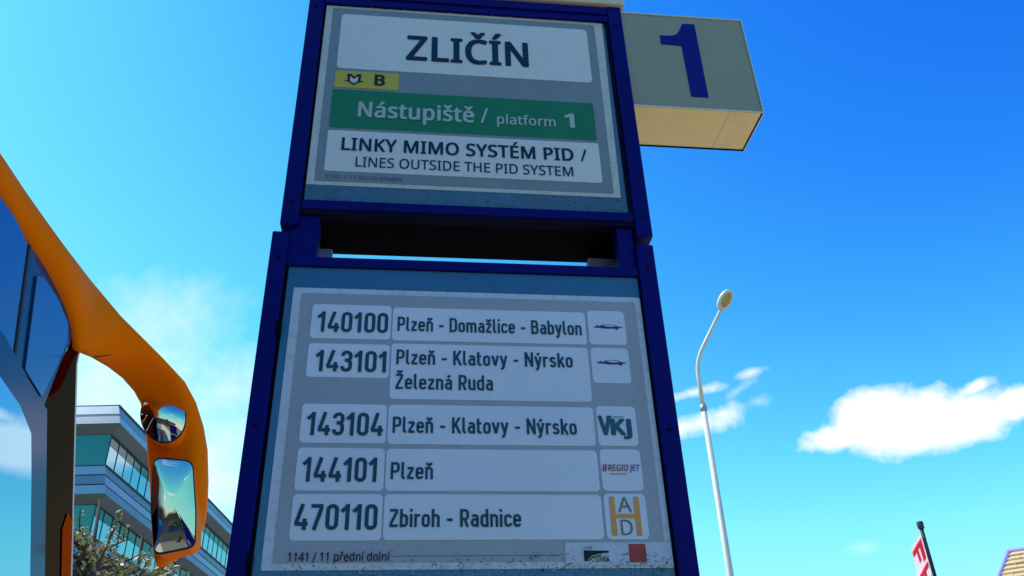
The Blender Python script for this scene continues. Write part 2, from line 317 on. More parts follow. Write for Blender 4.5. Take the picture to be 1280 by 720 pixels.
# ------------------------------------------------------------------ lettering
def ink(name, verts, faces, m, parent): return obj(name, verts, faces, m, parent)
FACE_DATA = '''/|298|290,573 77,0 8,0 221,573
1|459|285,0 216,0 216,400 216,415 216,428 216,439 217,470 219,499 211,491 203,483 196,477 169,455 108,405 71,452 226,573 285,573
4|459|443,130 359,130 359,0 291,0 291,130 17,130 17,190 286,576 359,576 359,193 443,193;291,374 291,387 291,400 291,412 292,423 292,434 293,444 294,474 295,500 292,500 287,490 282,479 276,468 270,456 263,446 257,438 86,193 291,193
A|512|437,0 368,177 141,177 73,0 0,0 224,575 289,575 512,0;282,415 274,438 271,449 267,461 263,473 260,484 257,493 255,500 247,468 244,457 241,447 238,438 230,415 165,241 346,241
B|521|241,573 292,571 336,565 373,555 404,541 428,522 445,497 455,467 459,431 458,414 456,399 452,384 446,371 437,354 424,340 409,328 396,320 382,313 367,308 350,304 350,300 367,297 384,292 400,286 415,279 429,271 441,261 452,249 461,236 468,221 474,203 477,184 478,163 476,138 472,115 464,93 454,74 441,57 425,42 406,29 385,19 362,11 337,5 309,1 279,0 78,0 78,573;256,329 290,330 318,335 340,342 357,352 369,366 377,382 382,401 384,423 382,445 376,463 365,478 351,490 332,499 308,506 279,510 245,511 150,511 150,329;150,269 150,61 265,61 301,63 330,68 354,78 371,91 384,107 394,125 399,145 401,168 399,188 395,205 388,221 377,235 362,247 344,256 327,262 307,266 285,268 260,269
D|585|536,292 534,246 528,203 516,165 501,131 481,100 457,74 430,51 399,33 364,18 325,8 283,2 237,0 78,0 78,573 254,573 296,571 335,565 371,555 404,540 434,523 460,501 483,475 502,446 517,413 528,377 534,336;460,289 459,326 454,359 446,388 435,415 421,437 404,457 384,474 361,487 336,498 308,505 277,509 244,511 150,511 150,62 228,62 282,65 329,76 369,94 402,119 428,151 446,190 457,236
E|446|398,0 78,0 78,573 398,573 398,509 150,509 150,330 383,330 383,268 150,268 150,63 398,63
G|584|326,302 524,302 524,22 501,15 478,8 454,3 431,-1 406,-4 380,-6 352,-8 323,-8 280,-6 241,1 205,12 173,28 145,47 120,71 98,98 81,130 67,164 57,202 51,243 49,286 51,330 58,370 69,407 84,442 104,473 127,500 154,524 186,544 220,560 259,571 300,578 346,581 369,580 392,578 415,576 437,572 458,567 478,561 498,554 516,547 489,484 473,491 457,497 439,503 421,508 401,512 382,515 362,517 342,517 309,515 278,510 250,501 225,489 202,474 181,455 164,434 150,409 139,382 131,353 126,321 124,286 126,253 130,222 137,193 146,166 159,141 175,119 194,100 216,84 241,71 270,62 303,56 340,55 358,55 375,56 390,57 404,59 421,61 437,65 452,68 452,238 326,238
H|594|516,0 443,0 443,267 150,267 150,0 78,0 78,573 150,573 150,330 443,330 443,573 516,573
I|272|239,0 32,0 32,42 99,57 99,515 32,531 32,573 239,573 239,531 172,515 172,57 239,42
J|219|-3,-152 -16,-152 -27,-151 -37,-150 -46,-147 -55,-145 -63,-142 -63,-81 -54,-83 -45,-85 -35,-87 -25,-88 -15,-89 -5,-89 8,-88 21,-85 33,-81 45,-74 54,-65 63,-53 69,-38 73,-19 74,3 74,573 146,573 146,9 145,-18 141,-42 136,-63 128,-82 117,-99 105,-113 91,-125 75,-135 58,-143 39,-148 19,-151
K|496|496,0 411,0 209,273 150,222 150,0 78,0 78,573 150,573 150,290 162,304 174,318 186,331 199,345 249,399 403,573 488,573 261,323
L|420|78,0 78,573 150,573 150,64 400,64 400,0
M|727|330,0 142,502 139,502 140,490 141,477 142,461 142,444 143,426 144,407 144,387 144,367 144,347 144,0 78,0 78,573 184,573 361,103 364,103 544,573 650,573 650,0 578,0 578,352 578,371 579,389 579,408 580,426 580,443 581,460 584,501 581,501 390,0
N|609|532,0 447,0 141,476 138,476 139,462 140,448 141,432 143,378 144,359 144,340 144,320 144,0 78,0 78,573 161,573 467,99 470,99 468,137 466,193 465,213 464,232 464,249 464,573 532,573
O|626|577,287 576,255 573,224 568,194 561,166 551,140 540,116 526,94 510,73 493,54 473,38 451,24 428,13 402,4 375,-3 345,-7 314,-8 281,-7 251,-3 222,4 196,13 173,25 151,39 131,55 114,73 98,94 85,116 74,141 65,167 58,195 53,224 50,255 49,288 51,331 56,370 65,408 78,442 94,473 114,500 138,524 166,545 197,561 232,572 271,579 314,581 356,579 393,572 428,561 459,545 486,525 510,501 530,473 547,442 560,408 570,370 576,330;125,287 126,252 130,220 136,190 145,163 157,138 171,117 188,98 207,83 230,70 255,62 283,56 314,55 345,56 373,62 398,70 420,83 439,98 456,117 470,138 481,163 490,190 496,220 500,252 501,287 498,338 490,384 476,423 456,457 431,484 398,503 360,514 314,518 283,516 255,511 230,502 207,490 188,475 171,457 157,435 145,411 136,384 130,354 126,322
P|485|229,573 282,570 326,562 363,548 393,528 415,504 431,475 441,442 444,404 444,387 441,370 438,353 433,336 426,321 417,306 407,292 395,278 380,266 364,255 345,246 324,238 301,231 275,227 247,224 216,223 150,223 150,0 78,0 78,573;223,511 150,511 150,285 208,285 234,285 258,288 279,291 298,296 315,303 330,311 342,322 352,334 360,347 365,363 369,381 370,401 367,427 361,449 350,468 334,484 314,495 289,504 258,509
R|499|236,573 270,571 301,568 329,562 353,555 375,544 393,532 409,517 422,500 432,481 439,460 443,436 444,410 443,388 440,368 435,350 427,334 418,319 408,306 397,295 385,285 371,277 358,269 344,262 330,257 487,0 403,0 264,237 150,237 150,0 78,0 78,573;232,510 150,510 150,298 236,298 268,299 296,304 319,313 338,325 352,341 362,359 368,381 370,407 369,424 366,440 361,455 355,467 343,480 328,491 310,500 293,504 275,507 254,509
S|440|403,153 401,128 396,106 389,85 378,66 364,49 348,35 328,22 307,11 283,3 257,-3 228,-7 198,-8 182,-8 167,-7 152,-6 137,-5 118,-2 100,1 83,4 68,9 54,14 41,19 41,88 56,82 73,76 92,70 113,65 134,60 156,57 179,55 201,55 222,55 240,57 257,61 273,66 290,74 305,85 316,98 324,113 329,129 330,147 329,164 325,180 318,194 308,207 295,218 277,230 261,238 242,247 220,255 196,265 178,272 161,279 146,286 131,294 114,305 98,317 85,330 74,344 65,359 57,375 53,389 50,403 49,418 48,435 50,457 54,477 61,496 71,513 84,528 99,542 116,553 136,563 157,571 180,576 205,579 231,581 254,580 276,578 297,576 318,572 337,567 355,562 372,555 389,549 366,487 351,493 336,499 319,504 302,508 284,512 266,515 248,517 229,517 212,517 196,515 182,511 169,507 155,499 142,489 133,478 126,464 122,450 121,434 122,416 126,400 133,386 143,373 156,362 172,351 187,343 204,335 224,327 246,318 270,309 293,299 313,289 332,279 348,268 362,255 374,242 385,228 392,212 398,194 401,175
T|446|259,0 187,0 187,509 8,509 8,573 437,573 437,509 259,509
U|586|513,202 512,173 507,146 500,120 489,95 476,72 459,52 439,35 416,20 389,8 360,-1 327,-6 290,-8 240,-4 196,7 159,25 128,50 104,82 86,118 76,158 72,204 72,573 144,573 144,201 147,168 154,139 165,114 182,93 203,76 228,64 259,57 294,55 319,56 342,59 361,65 379,73 394,84 407,96 418,110 427,126 433,143 438,161 441,181 442,202 442,573 513,573
V|481|481,573 277,0 204,0 0,573 75,573 204,205 210,190 215,175 220,160 224,146 228,132 231,119 235,106 238,93 241,80 243,93 246,106 250,119 253,133 257,147 262,161 267,176 271,191 277,207 405,573
Y|454|227,291 376,573 454,573 263,222 263,0 191,0 191,219 0,573 79,573
Z|459|427,0 30,0 30,55 332,508 40,508 40,573 419,573 419,518 118,64 427,64
a|450|231,437 268,435 299,428 326,418 347,403 364,383 376,358 383,328 385,293 385,0 334,0 320,61 317,61 304,46 292,33 279,22 265,13 250,5 234,-1 220,-4 206,-6 190,-8 172,-8 154,-7 136,-5 119,0 103,6 88,13 75,23 64,34 55,48 47,63 41,80 38,99 37,119 40,150 50,176 65,199 87,219 116,234 152,245 194,253 243,257 316,259 316,285 315,309 310,330 303,347 293,359 280,368 265,375 247,379 227,380 210,379 194,378 178,374 163,370 148,365 133,359 119,353 106,347 84,400 99,408 115,414 132,421 151,426 170,431 190,434 210,436;252,208 215,205 184,200 159,192 141,182 127,170 118,155 112,138 110,119 112,97 120,79 132,66 148,56 167,51 188,49 215,51 238,56 260,66 279,79 295,96 306,117 313,142 315,172 315,210
d|493|221,-8 182,-5 148,6 118,23 92,48 71,79 56,117 47,162 44,214 47,266 56,311 71,350 93,381 119,406 149,424 183,434 221,438 243,437 262,434 280,429 296,423 310,416 323,407 335,397 345,386 354,374 359,374 356,405 355,418 355,429 354,438 354,609 425,609 425,0 368,0 358,58 354,58 345,46 335,35 323,24 310,15 296,7 279,1 262,-4 242,-7;232,51 263,53 290,60 311,71 328,88 340,109 348,135 354,165 355,200 355,213 354,251 349,284 340,313 329,336 313,355 291,369 264,377 231,379 204,376 181,368 162,354 146,334 133,309 124,281 119,249 117,213 119,176 124,144 133,116 146,93 162,74 181,61 205,53
e|452|234,438 261,436 286,432 308,424 329,414 348,401 364,385 378,367 390,346 399,323 406,299 410,272 411,244 411,201 117,201 120,167 127,137 139,111 154,90 174,74 197,62 224,55 254,52 274,53 293,54 310,56 327,60 343,64 359,69 375,75 392,82 392,20 376,13 359,8 343,3 327,-1 310,-4 292,-6 272,-8 251,-8 221,-6 194,-2 167,6 143,17 121,31 101,48 85,68 70,91 59,117 51,146 46,177 44,212 46,246 50,277 57,306 68,333 81,357 96,378 114,395 134,411 157,423 181,431 207,436;233,380 209,378 188,372 170,362 154,348 140,330 130,309 123,285 119,257 338,257 337,275 335,292 331,307 326,322 318,338 306,353 292,364 280,371 266,376 251,379
f|276|266,375 158,375 158,0 87,0 87,375 12,375 12,408 87,432 87,457 88,483 92,507 97,528 104,547 113,563 124,577 137,588 152,597 168,604 186,609 206,612 227,613 244,613 259,612 274,609 287,606 300,603 310,599 292,544 283,546 273,549 262,552 251,554 239,555 228,556 206,553 189,545 175,532 168,519 162,502 159,481 158,458 158,430 266,430
h|495|139,431 139,420 138,410 138,399 137,389 136,379 135,370 140,370 149,385 161,397 174,407 188,416 204,424 221,429 238,434 255,436 273,437 298,436 321,433 342,428 360,421 377,411 391,400 403,386 413,370 421,351 426,330 430,306 431,280 431,0 361,0 361,275 359,299 355,321 348,338 338,353 324,364 308,372 288,377 265,379 242,377 222,374 204,368 189,360 177,350 166,338 157,324 150,308 145,289 142,269 139,246 139,222 139,0 68,0 68,609 139,609
i|207|139,430 139,0 68,0 68,430;104,591 115,590 124,586 133,580 140,572 144,560 145,546 144,532 140,521 133,512 124,506 115,502 104,501 93,502 83,506 75,512 68,521 64,532 63,546 64,560 68,572 75,580 83,586 93,590
l|207|139,0 68,0 68,609 139,609
m|750|540,438 574,436 603,429 628,417 649,401 665,379 676,352 683,319 685,280 685,0 615,0 615,277 614,300 610,321 603,338 594,353 582,364 567,372 549,377 528,379 499,376 474,369 454,358 438,342 426,322 418,298 413,270 411,237 411,0 342,0 342,277 341,298 337,317 332,333 325,347 315,359 303,367 289,374 272,377 253,379 233,377 215,374 199,368 185,360 174,350 164,338 156,324 150,308 145,290 141,269 139,247 139,223 139,0 68,0 68,430 125,430 136,371 140,371 149,385 160,398 173,409 186,418 201,425 217,431 233,435 249,437 266,438 290,437 312,433 332,428 349,420 365,410 378,398 389,383 398,366 402,366 414,383 427,398 443,410 461,420 480,428 499,433 519,437
n|495|275,438 311,436 343,429 369,417 391,401 409,379 421,352 428,319 431,280 431,0 361,0 361,275 359,299 355,321 348,338 338,353 324,364 308,372 288,377 265,379 232,376 204,368 182,356 166,338 154,316 146,289 140,258 139,223 139,0 68,0 68,430 125,430 136,371 140,371 150,385 162,398 175,409 190,418 206,425 222,431 239,435 257,437
o|485|442,216 441,190 438,165 434,142 428,121 420,101 411,82 400,66 388,51 374,37 359,25 342,15 324,7 305,0 285,-4 264,-7 241,-8 221,-7 200,-4 181,0 163,7 145,15 129,25 114,37 100,51 88,66 77,82 67,101 59,121 52,142 48,165 45,190 44,216 46,250 50,282 58,310 68,336 81,360 97,380 116,397 137,412 161,423 186,431 214,436 244,438 272,436 299,431 324,423 347,412 368,397 387,380 403,360 417,336 428,310 436,282 440,250;117,216 118,191 120,169 125,147 130,128 138,110 147,95 159,82 172,71 187,62 203,56 222,52 243,51 264,52 282,56 299,62 314,71 327,82 339,95 348,110 356,128 361,147 366,169 368,191 369,216 368,240 365,263 361,284 355,303 348,320 338,335 327,348 314,359 299,367 282,374 263,377 242,379 212,376 185,368 164,354 147,335 134,311 124,284 119,252
p|493|273,438 310,434 344,424 374,407 401,383 422,351 437,313 446,268 449,216 448,181 444,148 437,119 427,93 415,69 401,49 384,31 365,17 345,6 322,-2 298,-6 272,-8 251,-7 231,-4 213,1 197,7 182,15 170,24 158,33 148,44 139,55 134,55 135,45 136,33 137,20 138,7 139,-5 139,-16 139,-192 68,-192 68,430 126,430 136,371 139,371 148,383 158,394 170,405 182,414 197,422 213,429 226,433 240,436 256,437;260,379 239,377 221,374 204,369 190,362 178,353 167,342 158,328 152,313 146,295 142,275 140,254 139,229 139,216 139,190 142,167 145,145 150,126 157,109 165,93 176,80 188,70 203,61 220,55 239,52 261,51 280,52 297,56 312,63 326,72 338,84 348,98 357,113 364,131 369,150 373,171 375,193 376,217 374,252 369,283 360,310 348,334 331,354 311,367 288,376
r|331|269,438 277,438 286,437 295,437 304,436 312,435 319,433 310,368 303,370 296,371 287,372 279,373 271,374 264,374 248,373 232,369 217,363 202,355 189,346 176,334 166,321 156,305 149,289 144,275 141,261 139,245 139,229 139,0 68,0 68,430 126,430 134,351 137,351 147,367 158,381 170,395 183,407 198,418 214,426 231,433 249,437
s|384|348,119 347,99 343,80 336,64 327,49 316,36 302,24 286,14 268,6 248,0 226,-4 202,-7 176,-8 155,-8 135,-6 116,-4 99,-1 83,3 68,8 55,13 42,19 42,83 55,77 70,71 86,65 104,60 122,55 141,52 159,50 178,49 203,50 224,53 242,59 256,66 269,79 277,94 280,112 279,123 276,132 271,141 264,150 253,158 239,167 227,173 212,180 194,188 174,196 154,204 135,212 118,220 103,228 84,239 69,252 57,266 48,283 43,302 41,324 44,350 52,372 66,392 85,408 109,421 137,430 168,436 202,438 221,437 240,436 258,434 275,430 292,426 308,421 324,415 339,409 315,353 301,358 287,363 273,368 258,372 243,376 228,378 213,380 197,380 177,379 159,377 144,372 131,366 118,356 111,343 108,328 109,317 113,307 119,298 127,290 139,282 154,274 167,268 182,261 199,254 219,246 239,239 257,231 274,223 289,215 306,203 321,191 333,176 341,159 346,140
t|289|212,50 222,50 233,51 245,53 255,54 264,56 272,59 272,5 263,1 253,-2 240,-4 226,-6 213,-8 200,-8 183,-7 167,-5 152,-1 138,4 124,11 112,20 101,31 91,44 84,60 78,79 75,100 74,125 74,375 13,375 13,409 75,437 103,528 144,528 144,430 269,430 269,375 144,375 144,127 146,108 149,93 155,79 163,69 177,58 193,52
u|495|427,430 427,0 370,0 359,57 356,57 346,43 334,31 321,20 306,11 290,4 273,-1 256,-5 238,-7 220,-8 195,-7 173,-4 152,1 134,8 117,18 103,29 91,43 81,59 73,78 68,99 64,122 63,148 63,430 135,430 135,153 136,129 141,108 148,91 158,76 171,65 188,57 207,52 230,51 253,52 273,55 291,61 306,69 319,79 330,91 338,105 345,121 350,140 354,160 356,182 357,206 357,430
Á|512|437,0 368,177 141,177 73,0 0,0 224,575 289,575 512,0;282,415 274,438 271,449 267,461 263,473 260,484 257,493 255,500 247,468 244,457 241,447 238,438 230,415 165,241 346,241;374,749 368,741 361,732 353,722 343,711 333,700 323,688 312,677 301,666 290,656 279,646 269,637 259,629 213,629 213,638 221,649 229,661 239,674 248,688 257,703 266,717 275,732 282,745 289,757 374,757
É|446|398,0 78,0 78,573 398,573 398,509 150,509 150,330 383,330 383,268 150,268 150,63 398,63;363,749 358,741 351,732 342,722 333,711 323,700 312,688 301,677 290,666 279,656 269,646 258,637 249,629 202,629 202,638 210,649 219,661 228,674 237,688 247,703 256,717 264,732 272,745 278,757 363,757
Í|272|239,0 32,0 32,42 99,57 99,515 32,531 32,573 239,573 239,531 172,515 172,57 239,42;255,749 249,741 243,732 234,722 225,711 215,700 204,688 193,677 182,666 171,656 160,646 150,637 140,629 94,629 94,638 102,649 111,661 120,674 129,688 138,703 148,717 156,732 164,745 170,757 255,757
á|450|231,437 268,435 299,428 326,418 347,403 364,383 376,358 383,328 385,293 385,0 334,0 320,61 317,61 304,46 292,33 279,22 265,13 250,5 234,-1 220,-4 206,-6 190,-8 172,-8 154,-7 136,-5 119,0 103,6 88,13 75,23 64,34 55,48 47,63 41,80 38,99 37,119 40,150 50,176 65,199 87,219 116,234 152,245 194,253 243,257 316,259 316,285 315,309 310,330 303,347 293,359 280,368 265,375 247,379 227,380 210,379 194,378 178,374 163,370 148,365 133,359 119,353 106,347 84,400 99,408 115,414 132,421 151,426 170,431 190,434 210,436;252,208 215,205 184,200 159,192 141,182 127,170 118,155 112,138 110,119 112,97 120,79 132,66 148,56 167,51 188,49 215,51 238,56 260,66 279,79 295,96 306,117 313,142 315,172 315,210;344,606 339,598 332,589 323,579 314,568 304,557 293,546 282,534 271,523 260,513 249,503 239,494 229,486 183,486 183,496 191,506 200,518 209,532 218,546 227,560 237,575 245,589 253,602 259,614 344,614
í|207|139,0 68,0 68,430 139,430;222,606 217,598 210,589 201,579 192,568 182,557 171,546 160,534 149,523 138,513 128,503 117,494 107,486 61,486 61,496 69,506 78,518 87,532 96,546 106,560 115,575 123,589 131,602 137,614 222,614
Č|507|323,517 301,516 280,513 260,508 241,502 223,493 206,482 192,470 178,456 166,440 155,423 146,404 139,383 133,361 129,337 126,312 125,286 126,252 131,220 138,191 147,164 160,139 175,117 192,99 213,83 236,71 262,62 291,57 322,55 341,56 359,57 377,59 394,62 410,65 427,69 443,73 460,78 460,15 443,10 427,5 410,1 393,-2 375,-5 356,-7 335,-8 312,-8 270,-6 232,1 197,12 166,28 139,48 115,72 95,99 78,131 65,165 56,203 51,244 49,287 50,319 53,349 59,378 67,406 77,432 89,456 103,478 120,499 138,517 159,534 181,548 206,559 233,569 261,575 292,579 324,581 346,580 367,578 388,576 409,572 429,567 448,561 465,554 482,547 453,486 439,492 425,497 410,503 394,508 378,512 360,515 342,517;268,629 260,641 251,655 240,668 228,683 216,697 203,711 191,724 179,736 169,747 169,757 217,757 231,747 246,736 261,724 275,711 289,697 303,683 314,694 325,704 336,714 347,724 362,736 376,747 391,757 440,757 440,747 430,736 418,724 405,711 392,697 380,683 368,668 357,655 347,641 340,629
ě|452|234,438 261,436 286,432 308,424 329,414 348,401 364,385 378,367 390,346 399,323 406,299 410,272 411,244 411,201 117,201 120,167 127,137 139,111 154,90 174,74 197,62 224,55 254,52 274,53 293,54 310,56 327,60 343,64 359,69 375,75 392,82 392,20 376,13 359,8 343,3 327,-1 310,-4 292,-6 272,-8 251,-8 221,-6 194,-2 167,6 143,17 121,31 101,48 85,68 70,91 59,117 51,146 46,177 44,212 46,246 50,277 57,306 68,333 81,357 96,378 114,395 134,411 157,423 181,431 207,436;233,380 209,378 188,372 170,362 154,348 140,330 130,309 123,285 119,257 338,257 337,275 335,292 331,307 326,322 318,338 306,353 292,364 280,371 266,376 251,379;192,486 184,499 175,512 164,526 152,540 139,554 127,568 114,581 103,593 93,604 93,614 141,614 155,605 170,594 184,581 199,568 213,555 227,540 238,551 249,562 260,572 271,581 286,594 300,605 314,614 364,614 364,604 353,593 342,581 329,568 316,554 304,540 291,526 280,512 271,499 264,486
ř|331|269,438 277,438 286,437 295,437 304,436 312,435 319,433 310,368 303,370 296,371 287,372 279,373 271,374 264,374 248,373 232,369 217,363 202,355 189,346 176,334 166,321 156,305 149,289 144,275 141,261 139,245 139,229 139,0 68,0 68,430 126,430 134,351 137,351 147,367 158,381 170,395 183,407 198,418 214,426 231,433 249,437;156,486 148,499 138,512 128,526 116,540 103,554 91,568 78,581 67,593 57,604 57,614 105,614 119,605 134,594 148,581 163,568 177,555 191,540 202,551 213,562 224,572 235,581 250,594 264,605 278,614 328,614 328,604 317,593 306,581 293,568 280,554 268,540 255,526 244,512 235,499 228,486
Š|440|403,153 401,128 396,106 389,85 378,66 364,49 348,35 328,22 307,11 283,3 257,-3 228,-7 198,-8 182,-8 167,-7 152,-6 137,-5 118,-2 100,1 83,4 68,9 54,14 41,19 41,88 56,82 73,76 92,70 113,65 134,60 156,57 179,55 201,55 222,55 240,57 257,61 273,66 290,74 305,85 316,98 324,113 329,129 330,147 329,164 325,180 318,194 308,207 295,218 277,230 261,238 242,247 220,255 196,265 178,272 161,279 146,286 131,294 114,305 98,317 85,330 74,344 65,359 57,375 53,389 50,403 49,418 48,435 50,457 54,477 61,496 71,513 84,528 99,542 116,553 136,563 157,571 180,576 205,579 231,581 254,580 276,578 297,576 318,572 337,567 355,562 372,555 389,549 366,487 351,493 336,499 319,504 302,508 284,512 266,515 248,517 229,517 212,517 196,515 182,511 169,507 155,499 142,489 133,478 126,464 122,450 121,434 122,416 126,400 133,386 143,373 156,362 172,351 187,343 204,335 224,327 246,318 270,309 293,299 313,289 332,279 348,268 362,255 374,242 385,228 392,212 398,194 401,175;192,629 184,641 175,655 164,668 152,683 139,697 127,711 114,724 103,736 93,747 93,757 141,757 155,747 170,736 184,724 199,711 213,697 227,683 238,694 249,704 260,714 271,724 286,736 300,747 314,757 364,757 364,747 353,736 342,724 329,711 316,697 304,683 291,668 280,655 271,641 264,629
š|384|348,119 347,99 343,80 336,64 327,49 316,36 302,24 286,14 268,6 248,0 226,-4 202,-7 176,-8 155,-8 135,-6 116,-4 99,-1 83,3 68,8 55,13 42,19 42,83 55,77 70,71 86,65 104,60 122,55 141,52 159,50 178,49 203,50 224,53 242,59 256,66 269,79 277,94 280,112 279,123 276,132 271,141 264,150 253,158 239,167 227,173 212,180 194,188 174,196 154,204 135,212 118,220 103,228 84,239 69,252 57,266 48,283 43,302 41,324 44,350 52,372 66,392 85,408 109,421 137,430 168,436 202,438 221,437 240,436 258,434 275,430 292,426 308,421 324,415 339,409 315,353 301,358 287,363 273,368 258,372 243,376 228,378 213,380 197,380 177,379 159,377 144,372 131,366 118,356 111,343 108,328 109,317 113,307 119,298 127,290 139,282 154,274 167,268 182,261 199,254 219,246 239,239 257,231 274,223 289,215 306,203 321,191 333,176 341,159 346,140;156,486 148,499 138,512 128,526 116,540 103,554 91,568 78,581 67,593 57,604 57,614 105,614 119,605 134,594 148,581 163,568 177,555 191,540 202,551 213,562 224,572 235,581 250,594 264,605 278,614 328,614 328,604 317,593 306,581 293,568 280,554 268,540 255,526 244,512 235,499 228,486'''
FACE = {}
for ln_ in FACE_DATA.strip().split('\n'):
    c_, adv_, cs_ = ln_.split('|'); FACE[c_] = (int(adv_), [[tuple(int(q) for q in p.split(',')) for p in k.split()] for k in cs_.split(';')] if cs_ else [])
FACE[' '] = (208, [])
def font_text(s, x0, x1, zb, cap, m, parent, y, bold=0.0, shear=0.0, name='lettering', label=None):
    """flat print from the outline tables: fitted to x0..x1 on baseline zb with capitals `cap` high; bold swells every stroke"""
    cu = bpy.data.curves.new('t', 'CURVE'); cu.dimensions = '2D'; cu.fill_mode = 'FRONT'; x = 0
    for ch in s:
        adv, cs = FACE[ch]
        for k in cs:
            sp = cu.splines.new('POLY'); sp.points.add(len(k)-1); sp.use_cyclic_u = True
            for i, (a, b) in enumerate(k): sp.points[i].co = ((x+a)/573+shear*b/573, b/573, 0, 1)
        x += adv+bold*573*1.1
    o = bpy.data.objects.new('t', cu); C.objects.link(o); bpy.context.view_layer.update()
    me = bpy.data.meshes.new_from_object(o.evaluated_get(bpy.context.evaluated_depsgraph_get()))
    bpy.data.objects.remove(o); bpy.data.curves.remove(cu)
    base = [(v.co.x, v.co.y) for v in me.vertices]; polys = [tuple(p.vertices) for p in me.polygons]; bpy.data.meshes.remove(me)
    offs = [(0, 0)] if bold <= 0.004 else [(bold*a, bold*.55*b) for a, b in ((-1, 0), (1, 0), (-.6, 1), (.6, 1), (-.6, -1), (.6, -1), (0, 0))]
    a, b = min(q[0] for q in base)-bold, max(q[0] for q in base)+bold; sx = (x1-x0)/(b-a)
    V, Fc = [], []
    for i, (dx, dy) in enumerate(offs):
        o_ = len(V); V += [(x0+(q[0]+dx-a)*sx, y-i*.00006, zb+(q[1]+dy)*cap) for q in base]; Fc += [tuple(j+o_ for j in f) for f in polys]
    o = obj(name, V, Fc, m, parent)
    if label: o['label'] = label
    return o
# narrow constant-stroke road-sign face, drawn as centre lines
def arc(cx, cy, rx, ry, a0, a1, n=8): return [(cx+rx*math.cos(R(a0+(a1-a0)*i/n)), cy+ry*math.sin(R(a0+(a1-a0)*i/n))) for i in range(n+1)]
def stad(x0, y0, x1, y1, r):
    return arc(x1-r, y1-r, r, r, 0, 90, 6)+arc(x0+r, y1-r, r, r, 90, 180, 6)+arc(x0+r, y0+r, r, r, 180, 270, 6)+arc(x1-r, y0+r, r, r, 270, 360, 6)
S = .075; T_, B_ = 1-S, S; X_ = .72-S
def caron(cx, y): return [[(cx-.15, y+.15), (cx, y+.01), (cx+.15, y+.15)]]
def acute(cx, y): return [[(cx-.05, y), (cx+.08, y+.16)]]
def G():
    g = {}
    l, r, m = .08, .40, .24
    g['0'] = (.48, [('c', stad(l, B_, r, T_, .15))])
    g['1'] = (.36, [[(.02, .70), (.245, .93)], [(.24, 1), (.24, 0)]])
    g['4'] = (.50, [[(.27, 1), (.065, .23), ], [(.03, .235), (.50, .235)], [(.37, .44), (.37, 0)]])
    g['3'] = (.48, [[(l, .74)]+arc(m, T_-.16, .16, .16, 180, 0)[0:]+arc(m+.01, .68, .15, .14, 0, -90, 6), [(.17, .54), (.25, .54)]+arc(.25, .54-.155, .155, .155, 90, 0, 6)+arc(m, B_+.16, .16, .16, 0, -180)+[(l, .26)]])
    g['7'] = (.47, [[(.0, T_), (.44, T_)], [(.385, .86), (.15, 0)]])
    g['P'] = (.50, [[(l, 1), (l, 0)], [(l, T_), (.27, T_)]+arc(.27, T_-.15, .15, .15, 90, 0, 6)+arc(.27, .59, .15, .15, 0, -90, 6)+[(l, .44)]])
    g['R'] = (.50, g['P'][1]+[[(.26, .44), (.42, 0)]])
    g['D'] = (.51, [[(l, 1), (l, 0)], [(l, T_), (.27, T_)]+arc(.27, T_-.16, .16, .16, 90, 0, 6)+arc(.27, B_+.16, .16, .16, 0, -90, 6)+[(l, B_)]])
    g['B'] = (.51, [[(l, 1), (l, 0)], [(l, T_), (.26, T_)]+arc(.26, T_-.15, .15, .15, 90, 0, 6)+arc(.26, .68, .15, .14, 0, -90, 6)+[(l, .54)], [(.25, .54)]+arc(.26, .40, .16, .14, 90, 0, 6)+arc(.26, B_+.15, .16, .15, 0, -90, 6)+[(l, B_)]])
    g['K'] = (.52, [[(l, 1), (l, 0)], [(.45, 1), (.11, .40)], [(.22, .58), (.47, 0)]])
    g['N'] = (.54, [[(l, 1), (l, 0)], [(.46, 1), (.46, 0)], [(.09, .95), (.45, .05)]])
    g['Z'] = (.48, [[(.02, T_), (.45, T_)], [(.40, .86), (.07, .14)], [(.02, B_), (.46, B_)]])
    g['Ž'] = (.48, g['Z'][1]+caron(.24, 1.06))
    xr = .37; xm = (l+xr)/2; rr = .13
    g['o'] = (.45, [('c', stad(l, B_, xr, X_, rr))])
    g['b'] = (.45, [[(l, 1), (l, 0)], ('c', stad(l, B_, xr, X_, rr))])
    g['d'] = (.45, [[(xr, 1), (xr, 0)], ('c', stad(l, B_, xr, X_, rr))])
    g['c'] = (.42, [arc(xm, X_-.14, .145, .14, 0, 90, 6)+arc(l+rr, X_-rr, rr, rr, 90, 180, 6)+arc(l+rr, B_+rr, rr, rr, 180, 270, 6)+arc(xm, B_+.14, .145, .14, -90, 0, 6)])
    g['e'] = (.45, [[(l, .37), (xr, .37)]+arc(xr-rr, X_-rr, rr, rr, 0, 90, 6)+arc(l+rr, X_-rr, rr, rr, 90, 180, 6)+arc(l+rr, B_+rr, rr, rr, 180, 270, 6)+arc(xr-rr, B_+rr, rr, rr, -90, -10, 6)])
    g['a'] = (.45, [arc(l+.13, X_-.12, .13, .12, 150, 90, 4)+arc(xr-rr, X_-rr, rr, rr, 90, 0, 6)+[(xr, 0)], [(xr, .42), (.2, .42)]+arc(.2, .25, .12, .17, 90, 270, 8)+[(.22, B_), (xr-.02, .13)]])
    g['á'] = (.45, g['a'][1]+acute(xm, .80))
    arch = lambda x0, x1: arc(x0+.13, X_-.13, .13, .13, 165, 90, 5)+arc(x1-.12, X_-.12, .12, .12, 90, 0, 6)+[(x1, 0)]
    g['n'] = (.45, [[(l, .72), (l, 0)], arch(l, xr)])
    g['ň'] = (.45, g['n'][1]+caron(xm, .80))
    g['h'] = (.45, [[(l, 1), (l, 0)], arch(l, xr)])
